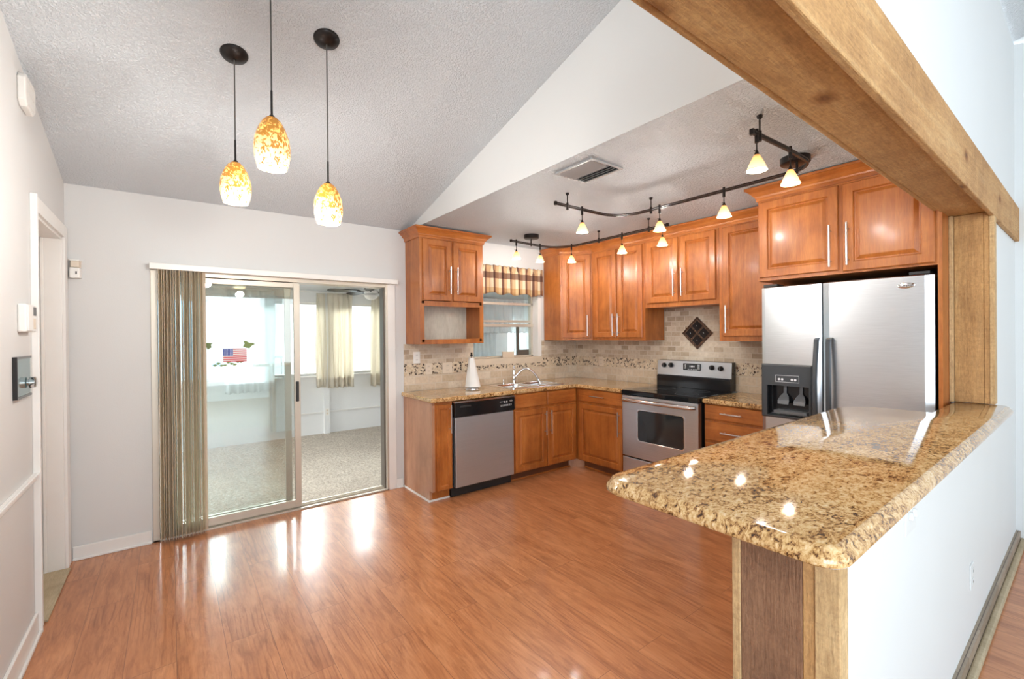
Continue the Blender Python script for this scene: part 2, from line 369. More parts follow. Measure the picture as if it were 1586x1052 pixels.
# ------------------------------------------------------------------ mesh tools
class MB:
    def __init__(s, M4=None): s.v = []; s.f = []; s.uv = None; s.M = M4 or Matrix(); s.sm = False
    def add(s, vs, fs):
        b = len(s.v); s.v += [s.M @ Vector(p) for p in vs]; s.f += [tuple(b+i for i in f) for f in fs]; return s
    def box(s, x0, x1, y0, y1, z0, z1):
        x0, x1 = sorted((x0, x1)); y0, y1 = sorted((y0, y1)); z0, z1 = sorted((z0, z1))
        return s.add([(x0, y0, z0), (x1, y0, z0), (x1, y1, z0), (x0, y1, z0), (x0, y0, z1), (x1, y0, z1), (x1, y1, z1), (x0, y1, z1)],
                     [(0, 3, 2, 1), (4, 5, 6, 7), (0, 1, 5, 4), (1, 2, 6, 5), (2, 3, 7, 6), (3, 0, 4, 7)])
    def prism(s, poly, z0, z1):
        n = len(poly)
        return s.add([(x, y, z0) for x, y in poly]+[(x, y, z1) for x, y in poly],
                     [tuple(range(n-1, -1, -1)), tuple(range(n, 2*n))]+[(i, (i+1) % n, n+(i+1) % n, n+i) for i in range(n)])
    def rings(s, rings, cap0=True, cap1=True, closed=True):
        n = len(rings[0]); vs = [p for r in rings for p in r]; fs = []
        for k in range(len(rings)-1):
            for i in range(n if closed else n-1):
                j = (i+1) % n; fs.append((k*n+i, k*n+j, (k+1)*n+j, (k+1)*n+i))
        if cap0: fs.append(tuple(range(n-1, -1, -1)))
        if cap1: fs.append(tuple((len(rings)-1)*n+i for i in range(n)))
        return s.add(vs, fs)
    def tube(s, pts, r, n=10, caps=True):
        pts = [Vector(p) for p in pts]; rs = r if isinstance(r, (list, tuple)) else [r]*len(pts); R_ = []; prev = None
        for i, p in enumerate(pts):
            d = (pts[min(i+1, len(pts)-1)]-pts[max(i-1, 0)]).normalized()
            if prev is None:
                a = Vector((0, 0, 1)) if abs(d.z) < .9 else Vector((1, 0, 0)); x = d.cross(a).normalized()
            else: x = (prev-d*prev.dot(d)).normalized()
            prev = x; y = d.cross(x)
            R_.append([tuple(p+(x*math.cos(2*PI*k/n)+y*math.sin(2*PI*k/n))*rs[i]) for k in range(n)])
        return s.rings(R_, caps, caps)
    def lathe(s, prof, c=(0, 0, 0), n=28, caps=False):
        return s.rings([[(c[0]+r*math.cos(2*PI*k/n), c[1]+r*math.sin(2*PI*k/n), c[2]+z) for k in range(n)] for r, z in prof], caps, caps)
    def cyl(s, a, b, r, n=16): return s.tube([a, b], r, n)

def fix(me):
    bm = bmesh.new(); bm.from_mesh(me); bmesh.ops.recalc_face_normals(bm, faces=bm.faces); bm.to_mesh(me); bm.free()
def worigin(o):
    v = Vector((0, 0, 0))
    while o: v += o.location; o = o.parent
    return v
def build(name, mb, mat, parent=None, bevel=0, smooth=False, seg=2, recalc=True, sub=0):
    me = bpy.data.meshes.new(name)
    vs = mb.v
    if parent is not None: off = worigin(parent)
    else:
        xs = [v.x for v in vs]; ys = [v.y for v in vs]; zs = [v.z for v in vs]
        off = Vector(((min(xs)+max(xs))/2, (min(ys)+max(ys))/2, min(zs)))
    me.from_pydata([tuple(v-off) for v in vs], [], mb.f); me.update()
    if recalc: fix(me)
    o = bpy.data.objects.new(name, me); COL.objects.link(o)
    if parent is not None: o.parent = parent
    else: o.location = off
    me.materials.append(mat)
    if smooth:
        for p in me.polygons: p.use_smooth = True
    if bevel:
        bv = o.modifiers.new('bevel', 'BEVEL'); bv.width = bevel; bv.segments = seg; bv.limit_method = 'ANGLE'; bv.angle_limit = math.radians(40)
    if sub:
        sb = o.modifiers.new('sub', 'SUBSURF'); sb.levels = sub; sb.render_levels = sub
    if smooth and not sub:
        try:
            bm = bmesh.new(); bm.from_mesh(me)
            for e in bm.edges:
                if len(e.link_faces) == 2 and e.calc_face_angle(0) > math.radians(45): e.smooth = False
            bm.to_mesh(me); bm.free()
        except Exception: pass
    return o
def build_uv(name, grid, mat, parent=None, smooth=True, thick=0):
    """grid[j][i] of points; uv i/nx, j/ny"""
    ny, nx = len(grid), len(grid[0]); mb = MB()
    mb.v = [Vector(p) for r in grid for p in r]
    mb.f = [(j*nx+i, j*nx+i+1, (j+1)*nx+i+1, (j+1)*nx+i) for j in range(ny-1) for i in range(nx-1)]
    o = build(name, mb, mat, parent, smooth=smooth, recalc=False)
    uvl = o.data.uv_layers.new(name='UVMap')
    for poly in o.data.polygons:
        for li in poly.loop_indices:
            vi = o.data.loops[li].vertex_index; uvl.data[li].uv = ((vi % nx)/(nx-1), (vi//nx)/(ny-1))
    if thick: sd = o.modifiers.new('thickness', 'SOLIDIFY'); sd.thickness = thick; sd.offset = 0
    return o
def thing(name, label, cat, loc, group=None):
    o = bpy.data.objects.new(name, None); COL.objects.link(o); o.location = loc; o.empty_display_size = .1
    o['label'] = label; o['category'] = cat
    if group: o['group'] = group
    return o
def tag(o, label, cat, group=None, kind=None):
    o['label'] = label; o['category'] = cat
    if group: o['group'] = group
    if kind: o['kind'] = kind
    return o
def struct(name, mb, mat, label=None, **kw):
    o = build(name, mb, mat, **kw); o['kind'] = 'structure'
    if label: o['label'] = label
    return o
def cut(o, cutters):
    """boolean the boxes out of o for good"""
    bpy.context.view_layer.update(); tmp = []
    off = worigin(o)
    for b in cutters:
        c = build('cutter', MB().box(*b) if not isinstance(b, MB) else b, M['black']); tmp.append(c)
        md = o.modifiers.new('cut', 'BOOLEAN'); md.object = c; md.operation = 'DIFFERENCE'; md.solver = 'EXACT'
    # booleans first
    bpy.context.view_layer.update()
    dg = bpy.context.evaluated_depsgraph_get()
    me = bpy.data.meshes.new_from_object(o.evaluated_get(dg)); o.modifiers.clear(); o.data = me
    for c in tmp: bpy.data.objects.remove(c, do_unlink=True)
    return o
def copy_tree(o, parent=None):
    c = o.copy(); COL.objects.link(c); c.parent = parent
    for ch in o.children: copy_tree(ch, c)
    return c
def rpoly(pts, seg=6):
    """pts: (x, y, radius), counter-clockwise"""
    out = []; n = len(pts)
    for i, (x, y, r) in enumerate(pts):
        p = Vector((x, y)); a = (Vector(pts[i-1][:2])-p).normalized(); b = (Vector(pts[(i+1) % n][:2])-p).normalized()
        if r <= 0: out.append((x, y)); continue
        ang = a.angle(b); d = r/math.tan(ang/2); c = p+(a+b).normalized()*(r/math.sin(ang/2))
        s0 = p+a*d-c; s1 = p+b*d-c; a0 = math.atan2(s0.y, s0.x); a1 = math.atan2(s1.y, s1.x)
        da = (a1-a0+PI) % (2*PI)-PI
        out += [(c.x+r*math.cos(a0+da*k/seg), c.y+r*math.sin(a0+da*k/seg)) for k in range(seg+1)]
    return out
def offset(poly, d):
    """inward offset of a counter-clockwise polygon"""
    n = len(poly); out = []
    for i in range(n):
        p0, p, p1 = Vector(poly[i-1]), Vector(poly[i]), Vector(poly[(i+1) % n])
        a = (p-p0).normalized(); b = (p1-p).normalized(); na = Vector((-a.y, a.x)); nb = Vector((-b.y, b.x))
        m_ = (na+nb); m_ = m_/max(m_.dot(na), .3) if m_.length > 1e-6 else na
        out.append(tuple(p+m_*d))
    return out
def slab(poly, z0, z1, prof, mbx=None):
    mb = mbx or MB()
    return mb.rings([[(x, y, z0+(z1-z0)*t) for x, y in offset(poly, d)] for d, t in prof])
OGEE = [(.012, 0), (.004, .06), (0, .16), (0, .40), (.003, .55), (.010, .68), (.012, .80), (.016, .93), (.024, 1)]
BULL = [(.008, 0), (.002, .12), (0, .3), (0, .7), (.002, .88), (.008, 1)]

def face_m(x, y, z, ang):
    """local frame: +X to the right as one looks at the face, front toward local -Y"""
    return Matrix.Translation((x, y, z)) @ Matrix.Rotation(ang, 4, 'Z')
def panel_door(mb, w, h, t=.02, fr=.056):
    if w < .22: fr = min(fr, w*.26)
    prof = [(0, t), (0, .004), (.004, 0), (fr-.004, 0), (fr, .003), (fr+.003, .013), (fr+.010, .013), (fr+.030, .002), (fr+.034, .0015)]
    if w-2*(fr+.034) < .01: prof = prof[:7]
    mb.rings([[(i, y, i), (w-i, y, i), (w-i, y, h-i), (i, y, h-i)] for i, y in prof])
def flat_front(mb, w, h, t=.02):
    mb.rings([[(i, y, i), (w-i, y, i), (w-i, y, h-i), (i, y, h-i)] for i, y in [(0, t), (0, .006), (.006, 0)]])
def bar_pull(mb, x, z, ln, vertical=True, off=.032):
    d = (0, 0, 1) if vertical else (1, 0, 0); p = Vector((x, -off, z)); q = Vector(d)*ln/2
    mb.tube([p-q, p+q], .0062, 10)
    for s_ in (-.36, .36): c = p+Vector(d)*ln*s_; mb.tube([c, (c.x, .0, c.z)], .0045, 8)
def put_door(parent, Mx, x0, x1, z0, z1, hx=None, hz=None, hl=.25, mat='cab', wide=False):
    """door or drawer front in the cabinet's face frame coordinates; handle as sub-part"""
    mb = MB(Mx @ Matrix.Translation((x0, -.02, z0)))
    (flat_front if wide else panel_door)(mb, x1-x0, z1-z0)
    d = build('drawer' if wide else 'door', mb, M[mat], parent)
    if hx is not None:
        hb = MB(Mx @ Matrix.Translation((0, -.02, 0))); bar_pull(hb, hx, hz, hl, not wide)
        build('handle', hb, M['nickel'], d, smooth=True)
    return d
def sweep(mb, path, z, prof):
    """prof: (out, up) swept along an open xy path; outward is to the right of travel"""
    rings = []
    for i, p in enumerate(path):
        p = Vector(p); nrm = []
        if i > 0: d = (p-Vector(path[i-1])).normalized(); nrm.append(Vector((d.y, -d.x)))
        if i < len(path)-1: d = (Vector(path[i+1])-p).normalized(); nrm.append(Vector((d.y, -d.x)))
        m_ = sum(nrm, Vector((0, 0)))
        m_ = m_/m_.dot(nrm[0])
        rings.append([(p.x+m_.x*o_, p.y+m_.y*o_, z+u_) for o_, u_ in prof])
    mb.rings(rings)
CROWN = [(-.02, -.012), (.010, -.012), (.010, .004), (.015, .010), (.018, .020), (.028, .030), (.040, .045), (.056, .058), (.062, .064), (.068, .066), (.068, .082), (-.02, .082)]
def text(name, body, size, mat, Mx, parent, ext=.0005):
    c = bpy.data.curves.new(name, 'FONT'); c.body = body; c.size = size; c.align_x = 'CENTER'; c.align_y = 'CENTER'; c.extrude = ext
    c.materials.append(mat); o = bpy.data.objects.new(name, c); COL.objects.link(o)
    bpy.context.view_layer.update(); dg = bpy.context.evaluated_depsgraph_get()
    me = bpy.data.meshes.new_from_object(o.evaluated_get(dg)); bpy.data.objects.remove(o, do_unlink=True)
    o = bpy.data.objects.new(name, me); COL.objects.link(o)
    o.parent = parent; o.matrix_local = Matrix.Translation(-worigin(parent)) @ Mx; return o

# ================================================================== ROOM SHELL
def wb(*boxes):
    mb = MB()
    for b in boxes: mb.box(*b)
    return mb
struct('floor', wb((L-.15, 4.9, .02, W+.02, -.08, 0)), M['floor'])
struct('floor.001', wb((L-.15, 4.9, -4.1, .02, -.08, -.001)), M['floor2'])
# back wall with the slider opening and the sink window opening
struct('wall_back', wb((L-.15, -.115, W, W+.15, 0, 2.62), (-.115, 1.695, W, W+.15, 1.99, 2.62), (1.695, 2.63, W, W+.15, 0, 2.62),
                       (2.63, 3.615, W, W+.15, 0, 1.205), (2.63, 3.615, W, W+.15, 2.27, 2.62), (3.615, R+.15, W, W+.15, 0, 2.62)), M['wall'])
# left wall with the doorway and an unseen opening added for the side fill
mbw = MB(); mbw.box(L-.15, L, -.55, 3.33, 0, 2.135); mbw.box(L-.15, L, -4.1, -2.95, 0, 2.9); mbw.box(L-.15, L, -2.95, -.55, 0, .5); mbw.box(L-.15, L, 4.03, W+.15, 0, 2.135)
def yprism(mb, x0, x1, poly):       # polygon in (y, z) extruded in x
    n = len(poly); mb.add([(x0, y, z) for y, z in poly]+[(x1, y, z) for y, z in poly],
                          [tuple(range(n)), tuple(range(2*n-1, n-1, -1))]+[(i, n+i, n+(i+1) % n, (i+1) % n) for i in range(n)])
YR, ZR = -1.2, zslope(-1.2)
yprism(mbw, L-.15, L, [(-4.1, 2.9), (-.55, 2.9), (-.55, 2.135), (W+.15, 2.135), (W+.15, zslope(W)+.02), (YR, ZR+.02), (-4.1, ZR-.7)])
struct('wall_left', mbw, M['wall'])
struct('wall_right', wb((R, R+.15, .527, W+.15, 0, 2.62)), M['wall'])
# vaulted ceiling (one mesh, both slopes) and flat kitchen ceiling
mc = MB()
yprism(mc, L-.2, 1.93, [(W+.15, zslope(W+.15)), (W+.15, zslope(W+.15)+.1), (.40, zslope(.40)+.1), (.40, zslope(.40))])
yprism(mc, L-.2, 4.95, [(.40, zslope(.40)), (.40, zslope(.40)+.1), (YR, ZR+.1), (-4.15, ZR-.6), (-4.15, ZR-.7), (YR, ZR)])
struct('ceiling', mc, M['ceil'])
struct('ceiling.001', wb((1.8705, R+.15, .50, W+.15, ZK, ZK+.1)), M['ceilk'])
ms = MB(); yprism(ms, 1.87, 1.93, [(W, ZK+.0005), (W, zslope(W)+.01), (.50, zslope(.50)), (.50, ZK+.0005)])
struct('wall_soffit', ms, M['soffit'])
# header wall over the beam, wall beyond the post, and the half wall under the bar
mh = MB(); mh.box(1.08, 4.85, .372, .526, 2.333, zslope(.526)+.02)  # left end cut back out of view so light reaches the vault
mh.box(3.56, 4.85, .372, .526, 0, 2.333)
struct('wall_header', mh, M['wall_cool'])
struct('wall_half', wb((1.29, 2.97, .372, .60, 0, 1.035), (2.97, 3.56, .372, .5255, 0, 1.035)), M['wall_cool'])
struct('wall_far', wb((4.72, 4.87, -4.1, .372, 0, 3.55)), M['wall_cool'])
# wall behind the camera with two tall windows
struct('wall_rear', wb((L-.15, -.45, -4.25, -4.1, 0, 3.3), (1.85, 2.25, -4.25, -4.1, 0, 3.3), (4.55, 4.9, -4.25, -4.1, 0, 3.3),
                       (-.45, 1.85, -4.25, -4.1, 0, .35), (2.25, 4.55, -4.25, -4.1, 0, .35), (-.45, 1.85, -4.25, -4.1, 2.6, 3.3), (2.25, 4.55, -4.25, -4.1, 2.6, 3.3)), M['wall_cool'])
# half-wall baseboards on the living side: stone strip and wooden shoe
struct('baseboard_half', wb((1.30, 4.72, .350, .372, 0, .075)), M['stonebase'])
struct('baseboard_half_shoe', wb((1.30, 4.72, .322, .350, 0, .03)), M['sillwood'], bevel=.008)
# baseboards
bb = MB(); bb.box(L+.02, -.122, W-.014, W, 0, .092); bb.box(L+.02, -.122, W-.026, W-.014, 0, .016)
struct('baseboard_back', bb, M['trimw'], bevel=.004)
struct('baseboard_back.001', wb((1.735, 1.80, W-.014, W, 0, .09), (1.735, 1.80, W-.026, W-.014, 0, .016)), M['trimw'], bevel=.004)
bb = MB(); bb.box(L, L+.014, -4.0, 3.24, 0, .11); bb.box(L+.014, L+.027, -4.0, 3.24, 0, .018)
struct('baseboard_left', bb, M['trimw'], bevel=.004)
mb = MB(); mb.box(L, L+.014, -4.0, 3.24, .775, .81); mb.box(L+.014, L+.024, -4.0, 3.24, .795, .81)
struct('trim_1', mb, M['trimw'], bevel=.003)
# door casing and the doorway in the left wall
mb = MB(); mb.box(L, L+.018, 3.251, 3.325, 0, 2.215); mb.box(L, L+.018, 4.035, W-.03, 0, 2.215); mb.box(L, L+.018, 3.325, 4.035, 2.135, 2.215)
mb.box(L, L+.028, 3.235, 3.25, 0, 2.215)
struct('trim_2', mb, M['trimw'], bevel=.003)
mb = MB(); mb.box(L-.15, L+.004, 3.325, 3.342, 0, 2.135); mb.box(L-.15, L+.004, 4.018, 4.035, 0, 2.135); mb.box(L-.15, L+.004, 3.325, 4.035, 2.118, 2.135)
mb.box(L-.09, L-.075, 3.342, 3.354, 0, 2.118); mb.box(L-.09, L-.075, 4.006, 4.018, 0, 2.118)
struct('trim_3', mb, M['trimw'], bevel=.002)
dr = struct('door_1', wb((L-.135, L-.095, 3.345, 4.015, .02, 2.115)), M['trimw'], bevel=.003)
struct('trim_4', wb((L-.15, L+.03, 3.345, 4.015, 0, .014)), M['sillwood'], bevel=.004)

# ================================================================== SUNROOM
YS = 7.2
struct('floor.002', wb((-2.1, 6.6, W+.02, YS+.15, -.08, .004)), M['carpet'])
mb = MB(); 
WIN = [(-1.9, .30), (.36, 1.83), (1.94, 3.42), (5.35, 6.35)]
def win_wall(mb, y0, y1, x0, x1, wins, zs, zt, h):
    xs = x0
    for a, b in wins:
        mb.box(xs, a, y0, y1, 0, h); mb.box(a, b, y0, y1, 0, zs); mb.box(a, b, y0, y1, zt, h); xs = b
    mb.box(xs, x1, y0, y1, 0, h)
win_wall(mb, YS, YS+.12, -2.1, 6.6, WIN, .895, 2.0, 2.22)
mb.box(1.845, 1.925, YS-.05, YS, 0, 2.15)
struct('wall_sunroom', mb, M['sunwall'])
mb = MB()
mb.box(-2.1, -2.0, W+.15, YS+.1, 0, .895); mb.box(-2.1, -2.0, W+.15, YS+.1, 2.0, 2.5); mb.box(-2.1, -2.0, W+.15, W+.4, .895, 2.0); mb.box(-2.1, -2.0, YS-.2, YS+.1, .895, 2.0)
struct('wall_sunroom_left', mb, M['sunwall'])
struct('wall_sunroom_right', wb((6.5, 6.6, W+.15, YS+.1, 0, 2.5)), M['sunwall'])
mb = MB(); yprism(mb, -2.1, 6.6, [(W+.15, 2.43), (W+.15, 2.52), (YS+.12, 2.26), (YS+.12, 2.17)])
struct('ceiling.002', mb, M['sunceil'])
struct('trim_5', wb((1.2, 6.4, YS-.02, YS, .32, .345)), M['trimw'], bevel=.004)   # conduit-like rail
for i, (a, b) in enumerate(WIN):
    w = MB()
    for x0, x1, z0, z1 in ((a, a+.035, .895, 2.0), (b-.035, b, .895, 2.0), (a, b, .895, .93), (a, b, 1.965, 2.0), ((a+b)/2-.018, (a+b)/2+.018, .93, 1.965)):
        w.box(x0, x1, YS+.03, YS+.075, z0, z1)
    fr = struct('window_%d' % (i+1), w, M['alumw']); 
    g = build('window_pane', MB().box(a+.035, b-.035, YS+.05, YS+.054, .93, 1.965), M['glass'], fr)
    g['label'] = 'clear glass'
    build('window_sill', MB().box(a-.02, b+.02, YS-.05, YS+.03, .875, .895), M['trimw'], fr)

def curtain(name, label, x0, x1, z0, z1, y, folds, mat, cat='curtain', amp=.035, group=None, sway=.0, seed=1, dirx=True):
    rnd = random.Random(seed); nx, ny = folds*10, 26; ph = [rnd.uniform(-.5, .5) for _ in range(folds+2)]
    grid = []
    for j in range(ny+1):
        t = j/ny; row = []
        for i in range(nx+1):
            u = i/nx; a = amp*(.65+.35*math.sin(3*u+seed)) * (1.15-.45*t)
            w = math.sin(2*PI*folds*u+ph[int(u*folds)]*.8*(1-t)+sway*3*(1-t)) + .25*math.sin(4*PI*folds*u+seed)
            xx = x0+(x1-x0)*u + sway*(1-t)*(u-.5)*.5 + .010*math.sin(5*t+folds*u*3+seed)
            if t > .93: w *= .55
            row.append((xx, y+a*w, z0+(z1-z0)*t+.006*math.sin(2*PI*folds*u)*(1-t)))
        grid.append(row)
    o = build_uv(name, grid, mat, None, thick=.002)
    return tag(o, label, cat, group)
gc = 'curtains on the sunroom windows'
c1 = curtain('curtain', 'sheer white curtain behind the fixed glass panel, behind the flag sticker', .56, 1.17, .72, 2.13, YS-.12, 7, M['curtain_w'], group=gc, seed=2)
c2 = curtain('curtain', 'narrow cream curtain left of the pilaster, just right of the slider stile', 1.72, 1.86, .72, 2.13, YS-.12, 3, M['curtain'], group=gc, seed=3, amp=.03)
c3 = curtain('curtain', 'wide cream curtain in the middle of the open doorway view', 1.89, 2.26, .70, 2.14, YS-.12, 5, M['curtain'], group=gc, seed=5)
c4 = curtain('curtain', 'rumpled cream curtain beside the right frame of the slider', 2.56, 3.02, .68, 2.12, YS-.12, 5, M['curtain'], group=gc, seed=8, sway=.12, amp=.045)
c5 = curtain('curtain', 'white curtain seen low on the left through the sink window', 4.35, 4.98, .55, 2.17, YS-.12, 7, M['curtain_w'], group=gc, seed=9, amp=.03)
c6 = curtain('curtain', 'white curtain seen low on the right through the sink window', 5.42, 5.95, .55, 2.17, YS-.12, 5, M['curtain_w'], group=gc, seed=11, amp=.03)
c7 = curtain('curtain', 'short white curtain across the upper half of the sink window view', 4.2, 5.98, 1.52, 2.17, YS-.22, 16, M['curtain_w'], group=gc, seed=12, amp=.02)
rod = MB().cyl((.3, YS-.12, 2.145), (6.3, YS-.12, 2.145), .008, 8)
tag(build('curtain_rod', rod, M['alumw'], smooth=True), 'thin white curtain rod along the sunroom window wall', 'curtain rod')
t = thing('outlet', 'white outlet low on the sunroom pilaster', 'outlet', (1.885, YS-.05, .30))
build('cover_plate', MB().box(1.85, 1.92, YS-.058, YS-.05, .28, .39), M['white_gloss'], t, bevel=.002)
for z_ in (.30, .343): build('socket', MB().box(1.872, 1.898, YS-.060, YS-.058, z_, z_+.027), M['beige_plastic'], t)
# ceiling fan
fx, fy, fz = 2.33, 6.45, 2.115
t = thing('ceiling_fan', 'white ceiling fan with dark blades in the sunroom', 'ceiling fan', (fx, fy, fz))
zc = 2.43-(fy-4.315)*.0897
build('canopy', MB().lathe([(.001, zc+.01-fz), (.06, zc+.01-fz), (.055, zc-.03-fz), (.02, zc-.05-fz), (.02, .04), (.001, .04)], (fx, fy, fz)), M['white_gloss'], t, smooth=True)
build('motor', MB().lathe([(.001, .05), (.07, .05), (.10, .03), (.10, -.01), (.06, -.03), (.001, -.03)], (fx, fy, fz)), M['white_gloss'], t, smooth=True)
build('light_bowl', MB().lathe([(.001, -.032), (.095, -.034), (.10, -.045), (.075, -.085), (.03, -.105), (.001, -.108)], (fx, fy, fz)), M['white_gloss'], t, smooth=True)
for k in range(5):
    a = 2*PI*k/5+.55; Mx = Matrix.Translation((fx, fy, fz+.012)) @ Matrix.Rotation(a, 4, 'Z') @ Matrix.Rotation(.2, 4, 'X')
    build('blade', MB(Mx).rings([[(r, -w_, 0), (r, w_, 0), (r, w_, .006), (r, -w_, .006)] for r, w_ in ((.15, .035), (.2, .055), (.5, .068), (.57, .06), (.6, .03))]), M['bronze'], t)
    build('blade_arm', MB(Matrix.Translation((fx, fy, fz+.008)) @ Matrix.Rotation(a, 4, 'Z')).box(.06, .2, -.012, .012, -.006, .0), M['bronze'], t)
# outdoors
tag(build('ground', wb((-14, 22, YS+.3, 30, -1.2, -1.0)), M['ground']), 'pale ground outside beyond the sunroom', 'ground')['kind'] = 'structure'
t = thing('railing', 'white balcony railing outside the sunroom windows', 'railing', (1.5, 8.6, 0))
build('top_rail', wb((-4, 9, 8.58, 8.63, 1.12, 1.16), (-4, 9, 8.58, 8.63, .78, .81)), M['rail'], t)
bmb = MB()
for k in range(90): x = -4+k*.145; bmb.box(x, x+.018, 8.595, 8.615, .78, 1.14)
o = build('balusters', bmb, M['rail'], t); o['kind'] = 'stuff'
build('deck', wb((-4, 9, YS+.12, 8.7, -1.0, .72)), M['rail'], t)
t = thing('neighbour_house', 'pale blue house outside the sunroom windows', 'house', (0, 13, -1))
build('wall', wb((-6, 1.9, 13, 17, -1, 4.4)), M['bluewall'], t)
build('roof', wb((-6.5, 2.5, 12.4, 17.3, 4.4, 4.6)), M['rail'], t)
for x_ in (-1.6, .6): build('window', wb((x_, x_+.9, 12.95, 13.02, 1.0, 2.3)), M['rail'], t)
build('fascia', wb((2.3, 7.5, 9.6, 9.75, 2.62, 2.95)), M['bluewall'], t)
def tree(name, label, x, y, z0, h, r, seed):
    t = thing(name, label, 'tree', (x, y, z0)); rnd = random.Random(seed)
    build('trunk', MB().tube([(x, y, z0), (x+.1, y, z0+h*.35), (x, y+.1, z0+h*.7)], [.12, .09, .05], 8), M['bronze'], t, smooth=True)
    mb = MB()
    for k in range(260):
        th, ph_, rr = rnd.uniform(0, 2*PI), math.acos(rnd.uniform(-1, 1)), r*rnd.uniform(.5, 1)
        c = Vector((x+rr*math.sin(ph_)*math.cos(th), y+rr*math.sin(ph_)*math.sin(th), z0+h*.75+rr*.8*math.cos(ph_)))
        a = Vector((rnd.uniform(-1, 1), rnd.uniform(-1, 1), rnd.uniform(-1, 1))).normalized(); b = a.orthogonal().normalized()
        s_ = rnd.uniform(.12, .25); mb.add([c-a*s_, c+b*s_*.4, c+a*s_, c-b*s_*.4], [(0, 1, 2, 3)])
    build('leaves', mb, M['foliage'], t, recalc=False); return t
tree('tree', 'green tree outside the left end of the sunroom windows', -1.3, 10.8, -1, 3.9, 1.2, 4)

# ================================================================== SLIDING DOOR
t = thing('sliding_door', 'aluminium framed sliding glass door to the sunroom', 'sliding door', (.79, W, 0))
t['kind'] = 'structure'; t.name = 'door_2'
fr = MB()
fr.box(-.115, -.075, W-.012, W+.13, 0, 1.985); fr.box(1.64, 1.695, W-.012, W+.13, 0, 1.985)
fr.box(-.115, 1.695, W-.005, W+.13, 1.945, 1.985); fr.box(-.115, 1.695, W-.012, W+.13, 0, .014)
for yy in (W+.03, W+.075): fr.box(-.075, 1.64, yy, yy+.006, .014, .026)
build('door_frame', fr, M['alum'], t, bevel=.002)
build('jamb_casing', wb((1.66, 1.735, W-.013, W-.001, 0, 2.0)), M['trimw'], t, bevel=.002)
build('jamb_track', wb((1.625, 1.64, W+.02, W+.11, .014, 1.945)), M['alumd'], t)
def leaf(x0, x1, y, hx):
    p = MB(); w_ = .048
    p.box(x0, x0+w_, y, y+.03, .026, 1.94); p.box(x1-w_, x1, y, y+.03, .026, 1.94); p.box(x0+w_, x1-w_, y, y+.03, .026, .085); p.box(x0+w_, x1-w_, y, y+.03, 1.90, 1.94)
    d = build('door_leaf', p, M['alum'], t, bevel=.002)
    build('glass_pane', MB().box(x0+w_, x1-w_, y+.012, y+.016, .085, 1.90), M['glass_door'], d)
    build('handle', MB().box(hx-.012, hx+.012, y-.016, y, .93, 1.10), M['blackm'], d, bevel=.004)
leaf(-.072, .822, W+.065, -.045)
leaf(.828-.85, .885, W+.012, .858)
# header that carries the blinds, and the vanes
t = thing('vertical_blinds', 'tan vertical blinds gathered at the left of the slider', 'blinds', (.79, W-.06, 0))
build('head_rail', wb((-.118, 1.735, W-.085, W-.001, 1.975, 2.018)), M['alumw'], t, bevel=.003)
for k in range(17):
    x = -.060+k*.0165; a = math.radians(81+7*math.sin(k*1.9)+random.uniform(-2, 2)+(5 if 4 < k < 9 else 0)); Mx = Matrix.Translation((x, W-.055, 0)) @ Matrix.Rotation(a, 4, 'Z')
    s_ = build('slat', MB(Mx).rings([[(-.044, .0, z), (-.02, .006, z), (.02, .006, z), (.044, 0, z), (.044, .0012, z), (.02, .0072, z), (-.02, .0072, z), (-.044, .0012, z)] for z in (.018, 1.975)]), M['vane'], t)
# flag decal on the glass: flag, two birds and a leafy branch
yd = W+.008
t = thing('window_decal', 'striped flag sticker with two birds and a branch on the door glass', 'sticker', (.405, yd, 1.28))
g = [[(.325+.16*i/4, yd, 1.288+.104*j/4) for i in range(5)] for j in range(5)]
build_uv('flag', g, M['flag'], t, smooth=False, thick=.0008)
def blob(pts, y): return MB().add([(x, y, z) for x, z in pts]+[(x, y+.001, z) for x, z in pts], [tuple(range(len(pts))), tuple(range(2*len(pts)-1, len(pts)-1, -1))]+[(i, (i+1) % len(pts), len(pts)+(i+1) % len(pts), len(pts)+i) for i in range(len(pts))])
build('bird', blob([(.46, 1.405), (.472, 1.43), (.465, 1.452), (.485, 1.45), (.50, 1.44), (.53, 1.435), (.548, 1.425), (.53, 1.418), (.515, 1.405), (.505, 1.39), (.49, 1.395), (.475, 1.398)], yd), M['leafgreen'], t)
build('bird', blob([(.19, 1.445), (.225, 1.44), (.262, 1.435), (.245, 1.425), (.252, 1.405), (.235, 1.395), (.228, 1.385), (.222, 1.40), (.21, 1.415)], yd), M['leafgreen'], t)
lf = MB()
for k in range(9):
    x, z = .27+k*.022, 1.262+.012*math.sin(k*1.9)+.002*k
    lf.M = Matrix(); b_ = blob([(x-.016, z), (x, z+.010), (x+.02, z+.004), (x, z-.008)], yd+.0001*k); lf.add([tuple(q) for q in b_.v], b_.f)
build('branch', lf, M['leafgreen'], t)

